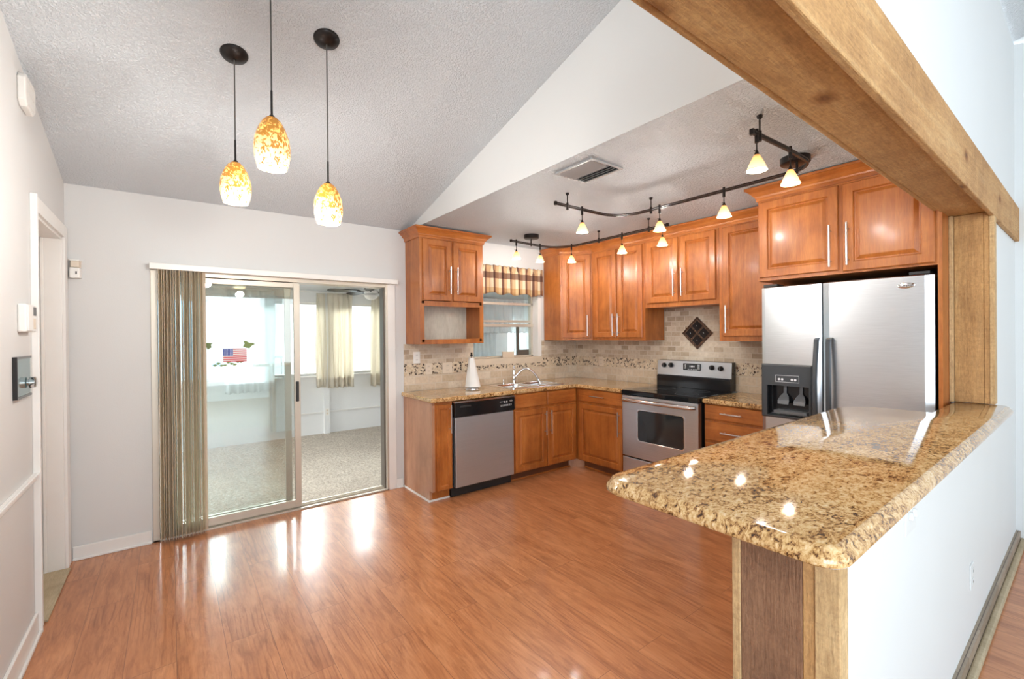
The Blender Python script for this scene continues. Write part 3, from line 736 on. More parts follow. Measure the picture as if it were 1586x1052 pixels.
# ================================================================== SINK WINDOW
w = MB()
X0, X1, Y0 = 2.63, 3.565, W+.10
w.box(X0, X0+.03, Y0, Y0+.05, 1.205, 2.27); w.box(X1-.03, X1, Y0, Y0+.05, 1.205, 2.27); w.box(X0, X1, Y0, Y0+.05, 1.205, 1.235); w.box(X0, X1, Y0, Y0+.05, 2.24, 2.27)
w.box(X0, X1, Y0-.012, Y0+.02, 1.575, 1.61); w.box(X0, X1, Y0+.01, Y0+.05, 1.63, 1.655); w.box(X0, X1, Y0, Y0+.04, 1.835, 1.865)
fr = struct('window_5', w, M['alum'], bevel=.002)
build('window_pane', wb((X0+.03, X1-.03, Y0+.03, Y0+.034, 1.235, 2.24)), M['glass'], fr)
build('window_stile', wb((3.325, 3.35, Y0+.0, Y0+.03, 1.235, 1.575)), M['alumd'], fr)
build('window_latch', wb((3.35, 3.50, Y0, Y0+.03, 1.235, 1.30)), M['alumd'], fr)
struct('trim_6', wb((3.566, 3.614, W+.002, W+.15, 1.206, 2.27)), M['trimw'])
o = tag(build('loose_tile', wb((3.04, 3.20, W+.01, W+.03, 1.217, 1.287)), M['tile_plain'], bevel=.002), 'loose tan stone tile standing on the sink window sill', 'tile')
# valance
nx, ny = 150, 10; grid = []
for j in range(ny+1):
    tt = j/ny; row = []
    for i in range(nx+1):
        u_ = i/nx; ph = 2*PI*9*u_+1.1*math.sin(13*u_)
        a = .020*(1.1-.6*tt)*math.sin(ph+.7*math.sin(5*u_))*(.7+.3*math.sin(31*u_)) if tt < .85 else .012*math.sin(ph*1.6)
        row.append((2.57+(3.61-2.57)*u_, W-.045+a, 1.945+.318*tt+(.012*math.sin(ph*.5) if tt < .1 else 0)+(.008*math.sin(ph*1.6) if tt > .95 else 0)))
    grid.append(row)
o = build_uv('window_valance', grid, M['plaid'], None, thick=.0015); tag(o, 'brown and tan plaid valance gathered over the sink window', 'valance')

# ================================================================== BACKSPLASH
tk = .010
def parts(name, boxes, mat, par, **kw): return [build(name, wb(b), mat, par, **kw) for b in boxes]
t = thing('tile_backsplash', 'travertine backsplash with pebble mosaic band behind the sink', 'backsplash', (3, W-.005, .93))
Wa, Ra = W-.001, R-.001
parts('upper_tiles', [(1.822, 2.628, W-tk, Wa, 1.20, 1.40), (3.617, Ra-tk, W-tk, Wa, 1.20, 1.409)], M['t_up_x'], t)
parts('mosaic_band', [(1.822, 2.63, W-tk-.001, Wa, 1.088, 1.20), (2.63, 3.615, W-tk-.001, Wa, 1.098, 1.145), (3.615, Ra-tk, W-tk-.001, Wa, 1.088, 1.20)], M['pebble'], t)
build('lower_tiles', wb((1.822, 2.63, W-tk, Wa, .93, 1.088), (2.63, 3.615, W-tk, Wa, .93, 1.098), (3.615, Ra-tk, W-tk, Wa, .93, 1.088)), M['t_lo_x'], t)
build('sill_tiles', wb((2.63, 3.615, W-tk-.002, Wa, 1.145, 1.206)), M['tile_plain'], t)
struct('trim_7', wb((2.632, 3.612, W-tk-.002, W+.10, 1.206, 1.216)), M['tile_plain'])
t = thing('tile_backsplash', 'travertine backsplash with pebble mosaic band behind the stove', 'backsplash', (R-.005, 2.8, .93))
build('upper_tiles', wb((R-tk, Ra, 1.50, W-tk-.001, 1.20, 1.409), (R-tk, Ra, 2.056, 2.831, 1.409, 1.738)), M['t_up_y'], t)
build('mosaic_band', wb((R-tk-.001, Ra, 1.50, W-tk-.002, 1.088, 1.20)), M['pebble'], t)
build('lower_tiles', wb((R-tk, Ra, 1.50, W-tk-.002, .93, 1.088)), M['t_lo_y'], t)
# diamond plaque
xp = R-tk; cy, cz, q = 2.455, 1.482, .163
t = thing('wall_plaque', 'embossed bronze diamond tile on the wall above the stove', 'plaque', (xp, cy, cz))
Mx = Matrix.Translation((xp, cy, cz)) @ Matrix.Rotation(-PI/2, 4, 'Z') @ Matrix.Rotation(PI/4, 4, 'Y')
s2 = q/math.sqrt(2)
mb = MB(Mx); mb.rings([[(-a, y, -a), (a, y, -a), (a, y, a), (-a, y, a)] for a, y in ((s2, 0), (s2, -.012), (s2-.005, -.015), (s2-.012, -.012), (s2-.013, -.009))])
build('tile_body', mb, M['plaque'], t)
mb = MB(Mx)
for sx_ in (-1, 1):
    for sz_ in (-1, 1):
        c = (sx_*s2*.43, -.009, sz_*s2*.43); h_ = s2*.36
        mb.rings([[(c[0]-a, y, c[2]-a), (c[0]+a, y, c[2]-a), (c[0]+a, y, c[2]+a), (c[0]-a, y, c[2]+a)] for a, y in ((h_, -.008), (h_-.003, -.014), (h_*.55, -.012))])
for k in range(4):
    c = Vector(((1 if k % 2 else -1)*s2*.43, -.014, (1 if k//2 else -1)*s2*.43))
    for j in range(8):
        a = j*PI/4; mb.add([tuple(c), tuple(c+Vector((.012*math.cos(a-.3), -.002, .012*math.sin(a-.3)))), tuple(c+Vector((.022*math.cos(a), -.001, .022*math.sin(a)))), tuple(c+Vector((.012*math.cos(a+.3), -.002, .012*math.sin(a+.3))))], [(0, 1, 2, 3)])
build('relief', mb, M['bronze'], t)
for k in range(4): build('stud', MB(Mx).lathe([(.001, .004), (.004, .002), (.005, 0)], ((1 if k % 2 else -1)*s2*.43, -.015, (1 if k//2 else -1)*s2*.43), 8), M['nickel'], t)

def outlet(label, c, ang, mat='white_gloss', w=.072, h=.115, kind='outlet', slots=True):
    t = thing('outlet' if kind == 'outlet' else 'light_switch', label, kind, c); Mx = face_m(*c, ang)
    build('cover_plate', MB(Mx).box(-w/2, w/2, -.006, 0, -h/2, h/2), M[mat], t, bevel=.002)
    if kind == 'outlet':
        for z_ in (.024, -.024):
            so = build('socket', MB(Mx).box(-.016, .016, -.008, -.006, z_-.016, z_+.016), M[mat], t, bevel=.001)
            for xx in (-.007, .007): build('slot', MB(Mx).box(xx-.0015, xx+.0015, -.0085, -.0078, z_-.003, z_+.007), M['outlet_slot'], so)
    else:
        for xx in ((-.023, .023) if w > .1 else (0,)): build('toggle', MB(Mx).box(xx-.005, xx+.005, -.016, -.006, -.012, .012), M[mat], t, bevel=.001)
outlet('white outlet above the mosaic band under the left wall cabinet', (1.955, W-tk, 1.262), 0)
outlet('beige outlet set in the mosaic band left of the paper towels, nearer the slider', (2.085, W-tk-.001, 1.142), 0, 'beige_plastic')
outlet('beige outlet set in the mosaic band just left of the paper towels', (2.30, W-tk-.001, 1.142), 0, 'beige_plastic', w=.115)
outlet('beige outlet in the mosaic band near the corner left of the stove', (R-tk-.001, 3.72, 1.145), -PI/2, 'beige_plastic')
outlet('white double light switch high on the half wall under the bar top', (1.85, .372, .905), 0, 'plate_grey', w=.12, kind='light switch')
outlet('white outlet low on the half wall under the bar', (2.94, .372, .345), 0, 'plate_grey')

# ================================================================== WALL CABINETS
# left of the window, with open shelf
t = thing('wall_cabinet', 'small two-door wall cabinet with open shelf left of the sink window', 'cabinet', (2.2, 4.0, 1.40))
a0, a1, yf = 1.85, 2.558, 3.85
mb = wb((a0, a0+.02, yf, W, 1.40, 2.41), (a1-.02, a1, yf, W, 1.40, 2.41), (a0+.02, a1-.02, yf, W, 1.785, 1.81), (a0+.02, a1-.02, yf, W, 2.38, 2.41), (a0+.02, a1-.02, yf, W-.012, 1.40, 1.42),
        (a0+.02, a0+.045, yf, yf+.02, 1.42, 2.38), (a1-.045, a1-.02, yf, yf+.02, 1.42, 2.38), (a0+.045, a1-.045, yf, yf+.02, 1.762, 1.785), (a0+.02, a1-.02, yf, yf+.02, 1.42, 1.445),
        (2.17, 2.215, yf, yf+.02, 1.81, 2.38))
build('cabinet_body', mb, M['cab'], t)
o = build('back_panel', wb((a0+.02, a1-.02, W-.012, W-.002, 1.42, 1.785)), M['rawback'], t); o['label'] = 'pale unfinished back of the open shelf'
Mx = face_m(0, yf, 0, 0)
put_door(t, Mx, 1.880, 2.182, 1.815, 2.392, 2.155, 2.01, .26)
put_door(t, Mx, 2.204, 2.530, 1.815, 2.392, 2.232, 2.01, .26)
mb = MB(); sweep(mb, [(a0, W-.002), (a0, yf), (a1, yf), (a1, W-.002)], 2.415, CROWN); build('crown', mb, M['cabx'], t)

# corner diagonal cabinet
zc0, zc1 = 1.41, 2.42
t = thing('wall_cabinet', 'angled corner wall cabinet right of the sink window', 'cabinet', (3.9, 3.9, zc0))
A_, B_ = (3.655, 3.86), (3.88, 3.56)
build('cabinet_body', MB().prism([(3.655, W-tk-.002), A_, B_, (R-tk-.002, 3.56), (R-tk-.002, W-tk-.002)], zc0, zc1), M['cab'], t)
dv = Vector(B_)-Vector(A_); ang = math.atan2(dv.y, dv.x); Mx = face_m(A_[0], A_[1], 0, ang)
put_door(t, Mx, .022, dv.length-.022, 1.44, 2.40, dv.length-.06, 1.58, .24)
def xface(x): return face_m(x, 0, 0, -PI/2)         # local x = -world y
XF = xface(3.87)
def upper(label, y1, y0, zb, doors, ztop=2.42):
    t = thing('wall_cabinet', label, 'cabinet', (4.04, (y0+y1)/2, zb))
    build('cabinet_body', wb((3.87, R-tk-.002, y0, y1, zb, ztop)), M['cab'], t)
    for d in doors: put_door(t, XF, *d)
    return t
upper('tall two-door wall cabinet between the corner cabinet and the stove', 3.557, 2.835, 1.41, [(-3.525, -3.202, 1.442, 2.40, -3.225, 1.58, .24), (-3.178, -2.862, 1.442, 2.40, -3.155, 1.58, .24)])
upper('short two-door wall cabinet over the stove', 2.832, 2.055, 1.74, [(-2.80, -2.452, 1.785, 2.40, -2.482, 1.965, .26), (-2.425, -2.080, 1.785, 2.40, -2.398, 1.965, .26)])
upper('single-door wall cabinet between the stove and the refrigerator', 2.052, 1.49, 1.41, [(-2.015, -1.52, 1.452, 2.40, -1.975, 1.60, .24)])
mb = MB(); sweep(mb, [(3.655, W-tk-.003), A_, B_, (3.87, 3.54), (3.87, 1.49)], 2.425, CROWN)
tag(build('crown_moulding', mb, M['cabh']), 'wooden crown moulding running over the stove side wall cabinets', 'crown moulding')
# cabinet over the fridge
t = thing('wall_cabinet', 'deep two-door cabinet over the refrigerator with its side panel', 'cabinet', (3.8, 1.0, 1.845))
build('cabinet_body', wb((3.35, R-tk-.002, .545, 1.487, 1.845, 2.42)), M['cab'], t)
build('side_panel', wb((3.35, R-tk-.002, .527, .545, .001, 2.42)), M['cab'], t)
XG = xface(3.35)
put_door(t, XG, -1.475, -1.002, 1.868, 2.398, -1.040, 2.022, .262)
put_door(t, XG, -.978, -.555, 1.858, 2.398, -.948, 2.022, .262)
mb = MB(); sweep(mb, [(3.80, 1.487), (3.35, 1.487), (3.35, .54)], 2.425, CROWN); build('crown', mb, M['cabh'], t)

# ================================================================== BASE CABINETS
CT = .93
YB, XB = 3.56, 3.60         # face-frame planes
t = thing('base_cabinet', 'narrow base cabinet with pale end panel left of the dishwasher', 'cabinet', (1.9, 3.9, 0))
build('cabinet_body', wb((1.84, 2.015, YB, W-.002, .10, .889)), M['cab'], t)
o = build('end_panel', MB().prism([(1.815, W-.002), (1.815, YB+.06), (1.84, YB+.06), (1.84, W-.002)], 0, .889).box(1.815, 1.84, YB, YB+.06, .10, .889), M['panelside'], t); o['label'] = 'pale maple end panel'
build('toe_kick', wb((1.84, 2.015, YB+.06, YB+.08, 0, .10)), M['cab'], t)
build('shoe_moulding', wb((1.803, 1.815, YB+.05, W, 0, .018), (1.803, 2.015, YB+.048, YB+.06, 0, .018)), M['trimw'], t, bevel=.004)
put_door(t, face_m(0, YB, 0, 0), 1.852, 2.002, .105, .865, 1.982, .735, .25)
t = thing('base_cabinet', 'two-door sink base cabinet with two false drawer fronts', 'cabinet', (3.15, 3.9, 0))
build('cabinet_body', wb((2.712, 3.598, YB, YB+.02, .09, .89), (2.712, 2.73, YB+.02, W-.002, .09, .889), (2.73, 3.598, YB+.02, W-.002, .09, .11)), M['cab'], t)
FY = face_m(0, YB, 0, 0)
put_door(t, FY, 2.722, 3.138, .742, .88, wide=True, mat='cabx'); put_door(t, FY, 3.156, 3.575, .742, .88, wide=True, mat='cabx')
put_door(t, FY, 2.722, 3.138, .10, .715, 3.112, .56, .25); put_door(t, FY, 3.156, 3.575, .10, .715, 3.185, .56, .25)
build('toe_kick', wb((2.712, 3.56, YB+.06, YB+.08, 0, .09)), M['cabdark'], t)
build('shoe_moulding', wb((2.712, 3.56, YB+.048, YB+.06, 0, .018)), M['cabx'], t, bevel=.004)
t = thing('base_cabinet', 'base cabinet with one drawer and one door left of the stove', 'cabinet', (3.9, 3.3, 0))
build('cabinet_body', wb((XB, R-.002, 2.888, 3.555, .09, .889), (3.605, R-.002, 3.555, W-.002, .09, .889)), M['cab'], t)
FX = xface(XB)
put_door(t, FX, -3.51, -2.905, .748, .882, -3.22, .818, .19, wide=True, mat='cabh')
put_door(t, FX, -3.51, -2.905, .105, .722, -2.938, .57, .25)
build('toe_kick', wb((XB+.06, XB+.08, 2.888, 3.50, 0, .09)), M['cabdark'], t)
struct('trim_8', MB().prism([(3.53, 3.62), (3.66, 3.50), (3.675, 3.515), (3.545, 3.635)], 0, .09), M['panelside'])
build('shoe_moulding', wb((XB+.048, XB+.06, 2.888, 3.49, 0, .018)), M['cabh'], t, bevel=.004)
t = thing('base_cabinet', 'three-drawer base cabinet between the stove and the refrigerator', 'cabinet', (3.9, 1.8, 0))
build('cabinet_body', wb((XB, R-.002, 1.50, 2.045, .09, .889)), M['cab'], t)
for z0, z1 in ((.760, .882), (.585, .742), (.36, .567), (.11, .342)):
    put_door(t, FX, -2.035, -1.51, z0, z1, -1.80, (z0+z1)/2, .17, wide=True, mat='cabh')
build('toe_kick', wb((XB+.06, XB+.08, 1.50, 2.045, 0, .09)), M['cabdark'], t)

# ================================================================== WORKTOPS
ct = slab(rpoly([(1.79, W-tk-.001, 0), (1.79, 3.525, .012), (3.562, 3.525, 0), (3.562, 2.872, 0), (R-tk-.001, 2.872, 0), (R-tk-.001, W-tk-.001, 0)]), .891, CT, BULL)
top = build('worktop', ct, M['granite'])
cut(top, [(2.775, 3.455, 3.665, 3.995, .80, 1.1)])
tag(top, 'L-shaped gold granite worktop holding the sink', 'worktop')
tag(build('worktop', slab([(3.562, 2.043), (3.562, 1.492), (R-tk-.001, 1.492), (R-tk-.001, 2.043)], .891, CT, BULL), M['granite']), 'short gold granite worktop between the stove and the refrigerator', 'worktop')
# sink
t = thing('kitchen_sink', 'double-bowl stainless sink set in the granite under the window', 'sink', (3.1, 3.83, CT))
S0, S1, T0, T1 = 2.745, 3.485, 3.61, 4.055
def bowl(mb, x0, x1, y0, y1, d):
    P = [(x0, y0), (x1, y0), (x1, y1), (x0, y1)]
    rp = lambda r, i: [(x, y) for x, y in rpoly([(x0+i, y0+i, r), (x1-i, y0+i, r), (x1-i, y1-i, r), (x0+i, y1-i, r)], 5)]
    rings = [[(x, y, CT+z) for x, y in rp(.05, i)] for i, z in ((-.004, .006), (0, .003), (.004, -.02), (.012, -d+.03), (.04, -d))]
    mb.rings(rings, cap0=False, cap1=True)
mb = MB(); bowl(mb, 2.785, 3.085, 3.675, 3.985, .15); build('basin', mb, M['steel_bright'], t, smooth=True)
mb = MB(); bowl(mb, 3.125, 3.445, 3.675, 3.985, .17); build('basin', mb, M['steel_bright'], t, smooth=True)
rim = slab(rpoly([(S0, T0, .04), (S1, T0, .04), (S1, T1, .04), (S0, T1, .04)]), CT, CT+.007, [(0, 0), (0, .4), (.006, 1)])
rm = build('rim', rim, M['steel_bright'], t)
cut(rm, [slab(rpoly([(x0, 3.675, .05), (x1, 3.675, .05), (x1, 3.985, .05), (x0, 3.985, .05)]), CT-.05, CT+.05, [(0, 0), (0, 1)]) for x0, x1 in ((2.785, 3.085), (3.125, 3.445))])
# faucet
bx, by = 3.075, 4.018; z0 = CT+.007
t = thing('faucet', 'chrome kitchen faucet with arched spout and pull-down head', 'faucet', (bx, by, z0))
build('base', MB().lathe([(.001, 0), (.03, 0), (.028, .012), (.022, .02), (.021, .045), (.025, .05), (.021, .06), (.020, .09), (.024, .10), (.019, .115), (.014, .16), (.018, .17), (.012, .185), (.001, .19)], (bx, by, z0), 18), M['chrome'], t, smooth=True)
pts = []
for k in range(17):
    s_ = k/16; pts.append((bx+.012+.235*s_, by-.015-.13*s_, z0+.055+.19*math.sin(PI*(.12+.72*s_))-.07*s_-.05))
build('spout', MB().tube(pts, [.013-.003*k/16 for k in range(17)], 12), M['chrome'], t, smooth=True)
e = Vector(pts[-1]); build('spray_head', MB().tube([e+Vector((-.012, .006, .014)), e+Vector((.006, -.004, -.02)), e+Vector((.010, -.008, -.062))], [.013, .017, .019], 14), M['chrome'], t, smooth=True)
build('lever', MB().tube([(bx, by, z0+.185), (bx-.008, by-.02, z0+.205), (bx-.014, by-.07, z0+.215)], [.007, .006, .004], 8), M['chrome'], t, smooth=True)
build('soap_dispenser', MB().lathe([(.001, 0), (.014, 0), (.012, .02), (.006, .03), (.006, .05), (.001, .052)], (2.93, 4.02, z0), 12), M['chrome'], t, smooth=True)
# paper towels
px, py = 2.46, 3.93
t = thing('paper_towel_holder', 'white paper towel roll on a metal holder beside the sink', 'paper towel holder', (px, py, CT))
build('base', MB().lathe([(.001, 0), (.085, 0), (.085, .006), (.07, .012), (.02, .014), (.001, .014)], (px, py, CT), 24), M['chrome'], t, smooth=True)
build('rod', MB().tube([(px, py, CT+.012), (px, py, CT+.335)], .005, 8).lathe([(.001, .33), (.012, .335), (.014, .345), (.008, .358), (.011, .37), (.001, .376)], (px, py, CT), 12), M['bronze'], t, smooth=True)
mb = MB(); n = 40; rings = []
for j in range(9):
    tt = j/8; r0 = .080-.052*tt; rings.append([(px+.014*(1-tt)+(r0+.003*math.sin(5*k*2*PI/n+2*tt))*math.cos(2*PI*k/n), py+(r0+.003*math.cos(4*k*2*PI/n))*math.sin(2*PI*k/n), CT+.022+.296*tt) for k in range(n)])
mb.rings(rings); build('paper_roll', mb, M['paper'], t, smooth=True)

# ================================================================== BAR TOP, COLUMN, BEAM, POST
BZ = 1.08
bar = slab(rpoly([(.950, .283, .05), (3.55, .283, .05), (3.55, .5265, 0), (2.99, .5265, .0), (2.99, .868, .20), (.950, .868, .075)], 8), BZ-.04, BZ, OGEE)
o = tag(build('bar_top', bar, M['granite'], bevel=0, smooth=True), 'long gold granite bar top with rounded corners on the half wall', 'bar top')
t = thing('bar_column', 'rough cedar boxed column under the near end of the bar top', 'column', (1.25, .50, 0))
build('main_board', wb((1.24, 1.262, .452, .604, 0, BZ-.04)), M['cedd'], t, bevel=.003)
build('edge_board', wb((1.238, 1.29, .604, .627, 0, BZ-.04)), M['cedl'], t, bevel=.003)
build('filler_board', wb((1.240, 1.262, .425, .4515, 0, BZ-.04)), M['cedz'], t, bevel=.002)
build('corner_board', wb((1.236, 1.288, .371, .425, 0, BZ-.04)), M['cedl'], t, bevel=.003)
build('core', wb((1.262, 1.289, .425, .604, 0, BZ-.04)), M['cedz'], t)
t = thing('wood_beam', 'long rough cedar beam boxed over the bar opening', 'beam', (2, .45, 2.125))
build('soffit_board', wb((2.56, 3.556, .3725, .535, 2.128, 2.148)), M['cedx'], t, bevel=.002)
build('soffit_board', wb((L, 2.558, .3725, .535, 2.126, 2.148)), M['cedx'], t, bevel=.002)
build('face_board', wb((L, 4.72, .350, .3715, 2.10, 2.332)), M['cedx'], t, bevel=.004)
build('inner_board', wb((L, 3.3, .536, .556, 2.13, 2.33)), M['cedx'], t, bevel=.003)
build('core', wb((L, 3.556, .373, .535, 2.148, 2.33)), M['cedx'], t)
t = thing('wood_post', 'rough cedar jamb post between the refrigerator and the bar end', 'post', (3.55, .45, BZ))
build('jamb_board', wb((3.535, 3.558, .392, .508, BZ, 2.126)), M['cedz'], t, bevel=.003)
build('side_board', wb((3.505, 3.558, .509, .5265, BZ, 2.126)), M['cedl'], t, bevel=.003)
build('front_board', wb((3.53, 3.60, .350, .371, BZ, 2.10)), M['cedl'], t, bevel=.003)
build('corner_strip', wb((3.533, 3.558, .3715, .391, BZ, 2.126)), M['cedz'], t, bevel=.002)

# ================================================================== DISHWASHER
t = thing('dishwasher', 'stainless dishwasher with black control panel', 'dishwasher', (2.36, 3.85, 0))
D0, D1 = 2.022, 2.705
build('tub', wb((D0, D1, 3.57, 4.12, .09, .885)), M['black'], t)
build('toe_panel', wb((D0, D1, 3.60, 3.63, .005, .10)), M['blackm'], t)
build('door', wb((D0+.012, D1-.012, 3.53, 3.57, .10, .735)), M['steel_dw'], t, bevel=.004)
build('trim_strip', wb((D0, D1, 3.52, 3.57, .868, .884)), M['steel_bright'], t, bevel=.002)
p = build('control_panel', wb((D0+.004, D1-.004, 3.52, 3.57, .738, .866)), M['black'], t, bevel=.006)
build('latch', wb((D0+.05, D0+.17, 3.514, 3.52, .825, .842)), M['blackm'], p, bevel=.002)
mb = MB()
for i in range(7): mb.box(2.53+i*.020, 2.541+i*.020, 3.5192, 3.52, .790, .794); mb.box(2.53+i*.020, 2.541+i*.020, 3.5192, 3.52, .800, .804)
for i in range(2): mb.box(2.575+i*.024, 2.587+i*.024, 3.5192, 3.52, .822, .838)
mb.box(2.52, 2.565, 3.5192, 3.52, .832, .835)
build('button', mb, M['white_mark'], p)
build('badge', MB(Matrix.Translation((2.655, 3.5195, .836)) @ Matrix.Rotation(PI/2, 4, 'X') @ Matrix.Scale(.45, 4, (0, 1, 0))).lathe([(.001, 0), (.020, 0), (.020, .001), (.001, .001)], n=20), M['nickel'], p)

# ================================================================== STOVE
y0, y1 = 2.058, 2.862
t = thing('stove', 'stainless electric range with black glass cooktop', 'stove', (3.85, 2.46, 0))
build('body', wb((3.58, 4.12, y0+.005, y1-.005, .02, .888)), M['black'], t, bevel=.003)
build('cooktop', wb((3.515, 4.10, y0, y1, .888, .935)), M['blackglass'], t, bevel=.008)
mb = MB()
for bx_, by_, r_ in ((3.68, 2.26, .10), (3.68, 2.66, .085), (3.93, 2.27, .08), (3.93, 2.65, .10)):
    mb.lathe([(r_-.002, 0), (r_-.002, .0006), (r_, .0006), (r_, 0)], (bx_, by_, .9352), 40)
build('burner_ring', mb, M['dgrey'], t)
d = build('oven_door', wb((3.525, 3.58, y0+.003, y1-.003, .295, .885)), M['steel'], t, bevel=.006)
SX = xface(3.525)
def rrect(x0, x1, z0, z1, r, y, s=5): return [(x, y, z) for x, z in rpoly([(x0, z0, r), (x1, z0, r), (x1, z1, r), (x0, z1, r)], s)]
mb = MB(SX); mb.rings([rrect(-2.684+i, -2.186-i, .456+i, .763-i, .028, y) for i, y in ((0, 0), (0, -.004), (.007, -.004), (.010, -.001))]); build('window_frame', mb, M['steel_bright'], d)
mb = MB(SX); mb.rings([rrect(-2.674, -2.196, .466, .753, .022, y) for y in (-.0005, -.0022)]); build('oven_window', mb, M['oven'], d)
mb = MB()
mb.tube([(3.52, y1-.03, .845), (3.485, y1-.05, .845), (3.478, y1-.10, .845), (3.470, 2.46, .845), (3.478, y0+.10, .845), (3.485, y0+.05, .845), (3.52, y0+.03, .845)], .019, 12); build('handle', mb, M['steel_bright'], d, smooth=True)
d = build('storage_drawer', wb((3.528, 3.58, y0+.003, y1-.003, .05, .285)), M['steel'], t, bevel=.006)
g = MB(); yp = [(4.085, .935), (4.185, .935), (4.185, 1.205), (4.14, 1.205), (4.115, 1.195), (4.105, 1.055), (4.085, 1.04)]
n = len(yp); g.add([(x, y0+.01, z) for x, z in yp]+[(x, y1-.01, z) for x, z in yp], [tuple(range(n)), tuple(range(2*n-1, n-1, -1))]+[(i, n+i, n+(i+1) % n, (i+1) % n) for i in range(n)])
bgd = build('backguard', g, M['black'], t, bevel=.003)
face = MB(); face.add([(4.103, y0+.008, 1.052), (4.103, y1-.008, 1.052), (4.112, y1-.008, 1.200), (4.112, y0+.008, 1.200), (4.098, y0+.008, 1.052), (4.098, y1-.008, 1.052), (4.107, y1-.008, 1.203), (4.107, y0+.008, 1.203)], [(0, 1, 2, 3), (4, 7, 6, 5), (0, 4, 5, 1), (2, 6, 7, 3), (1, 5, 6, 2), (0, 3, 7, 4)])
fc = build('control_face', face, M['steel'], bgd, bevel=.002)
build('display', wb((4.096, 4.108, 2.365, 2.545, 1.110, 1.178)), M['black'], fc, bevel=.002) if False else None
disp = build('display', wb((4.094, 4.110, 2.365, 2.552, 1.112, 1.180)), M['black'], bgd, bevel=.002)
mb = MB()
for i in range(6): mb.box(4.0935, 4.094, 2.40+i*.018, 2.411+i*.018, 1.119, 1.125)
for j in range(4):
    for i in range(2): mb.box(4.0935, 4.094, 2.522+i*.012, 2.529+i*.012, 1.128+j*.012, 1.134+j*.012); mb.box(4.0935, 4.094, 2.375+i*.012, 2.383+i*.012, 1.128+j*.012, 1.134+j*.012)
for i in range(4): mb.box(4.0935, 4.094, 2.43+i*.014, 2.438+i*.014, 1.146, 1.160)
build('button', mb, M['white_mark'], disp)
for yy, zz in ((2.770, 1.152), (2.690, 1.156), (2.252, 1.150), (2.165, 1.145)):
    k_ = build('knob', MB().tube([(4.104, yy, zz), (4.085, yy, zz), (4.076, yy, zz)], [.025, .024, .018], 20), M['black'], bgd, smooth=True)
    build('pointer', wb((4.070, 4.078, yy-.004, yy+.004, zz-.018, zz+.018)), M['dgrey'], k_, bevel=.001)

# ================================================================== REFRIGERATOR
t = thing('refrigerator', 'side-by-side stainless refrigerator with black ice dispenser', 'refrigerator', (3.75, 1.02, 0))
build('cabinet', wb((3.43, 4.18, .562, 1.472, .02, 1.80)), M['dgrey'], t, bevel=.006)
build('base_grille', wb((3.42, 3.44, .57, 1.465, .02, .10)), M['blackm'], t)
for y_ in (.58, 1.37): build('hinge_cover', wb((3.36, 3.47, y_, y_+.09, 1.80, 1.818)), M['blackm'], t, bevel=.004)
def fdoor(name, ya, yb):
    mb = MB(); n = 14; pl = []
    for k in range(n+1):
        u_ = k/n; y = ya+(yb-ya)*u_; bulge = .016*(1-((y-1.02)/.46)**2); edge = .014*max(0, 1-min(u_, 1-u_)*(yb-ya)/.02)**2
        pl.append((3.352-bulge+edge, y))
    pl = pl+[(3.425, yb), (3.425, ya)]
    mb.rings([[(x+(.006 if j in (0, 3) and i_ <= n else 0), y, z) for i_, (x, y) in enumerate(pl)] for j, z in enumerate((.10, .106, 1.792, 1.798))])
    return build(name, mb, M['steel'], t)
fz_ = fdoor('freezer_door', 1.098, 1.472); rf_ = fdoor('fridge_door', .562, 1.090)
cut(fz_, [(3.30, 3.41, 1.165, 1.425, .91, 1.116)])
ds = build('dispenser', MB().rings([[(x, y, z) for y, z in ((1.145+i, .892+i), (1.463-i, .892+i), (1.463-i, 1.262-i), (1.145+i, 1.262-i))] for i, x in ((0, 3.352), (0, 3.330), (.010, 3.322))]), M['dgrey'], fz_ and t)
cut(ds, [(3.30, 3.41, 1.165, 1.425, .91, 1.116)])
build('recess', MB().box(3.402, 3.408, 1.168, 1.422, .913, 1.113).box(3.335, 3.402, 1.162, 1.166, .912, 1.114).box(3.335, 3.402, 1.424, 1.428, .912, 1.114), M['black'], ds)
build('drip_tray', MB().box(3.328, 3.402, 1.180, 1.385, .925, .945), M['mgrey'], ds, bevel=.003)
for yy in (1.335, 1.235):
    build('paddle', MB().rings([[(x, yy-w_, z), (x, yy+w_, z), (x+.008, yy+w_, z), (x+.008, yy-w_, z)] for x, w_, z in ((3.352, .034, .985), (3.358, .036, 1.01), (3.378, .026, 1.04), (3.388, .010, 1.06), (3.39, .010, 1.114))]), M['mgrey'], ds, bevel=.002)
mb = MB(); zz = (1.141, 1.187); 
mb.box(3.3205, 3.3225, 1.222, 1.368, 1.1405, 1.1425); mb.box(3.3205, 3.3225, 1.222, 1.368, 1.1855, 1.1875); mb.box(3.3205, 3.3225, 1.222, 1.2235, 1.1405, 1.1875); mb.box(3.3205, 3.3225, 1.3665, 1.368, 1.1405, 1.1875)
for yy in (1.345, 1.325, 1.265, 1.245): mb.tube([(3.3228, yy, 1.160), (3.3195, yy, 1.160)], .0075, 12)
build('button', mb, M['white_mark'], ds)
def fhandle(yc, par, s):
    pts = [(3.335, yc, 1.445), (3.30, yc, 1.435), (3.292, yc, 1.41)]+[(3.292-.016*math.sin(PI*k/10), yc+s*.006*math.sin(PI*k/10), 1.40-.60*k/10) for k in range(11)]+[(3.292, yc, .79), (3.30, yc, .765), (3.335, yc, .755)]
    mb = MB(); R_ = []
    for x, y, z in pts: R_.append([(x-.012, y-.008, z), (x-.012, y+.008, z), (x-.004, y+.014, z), (x+.012, y+.012, z), (x+.012, y-.012, z), (x-.004, y-.014, z)])
    mb.rings(R_); return build('handle', mb, M['dgrey'], par, smooth=True)
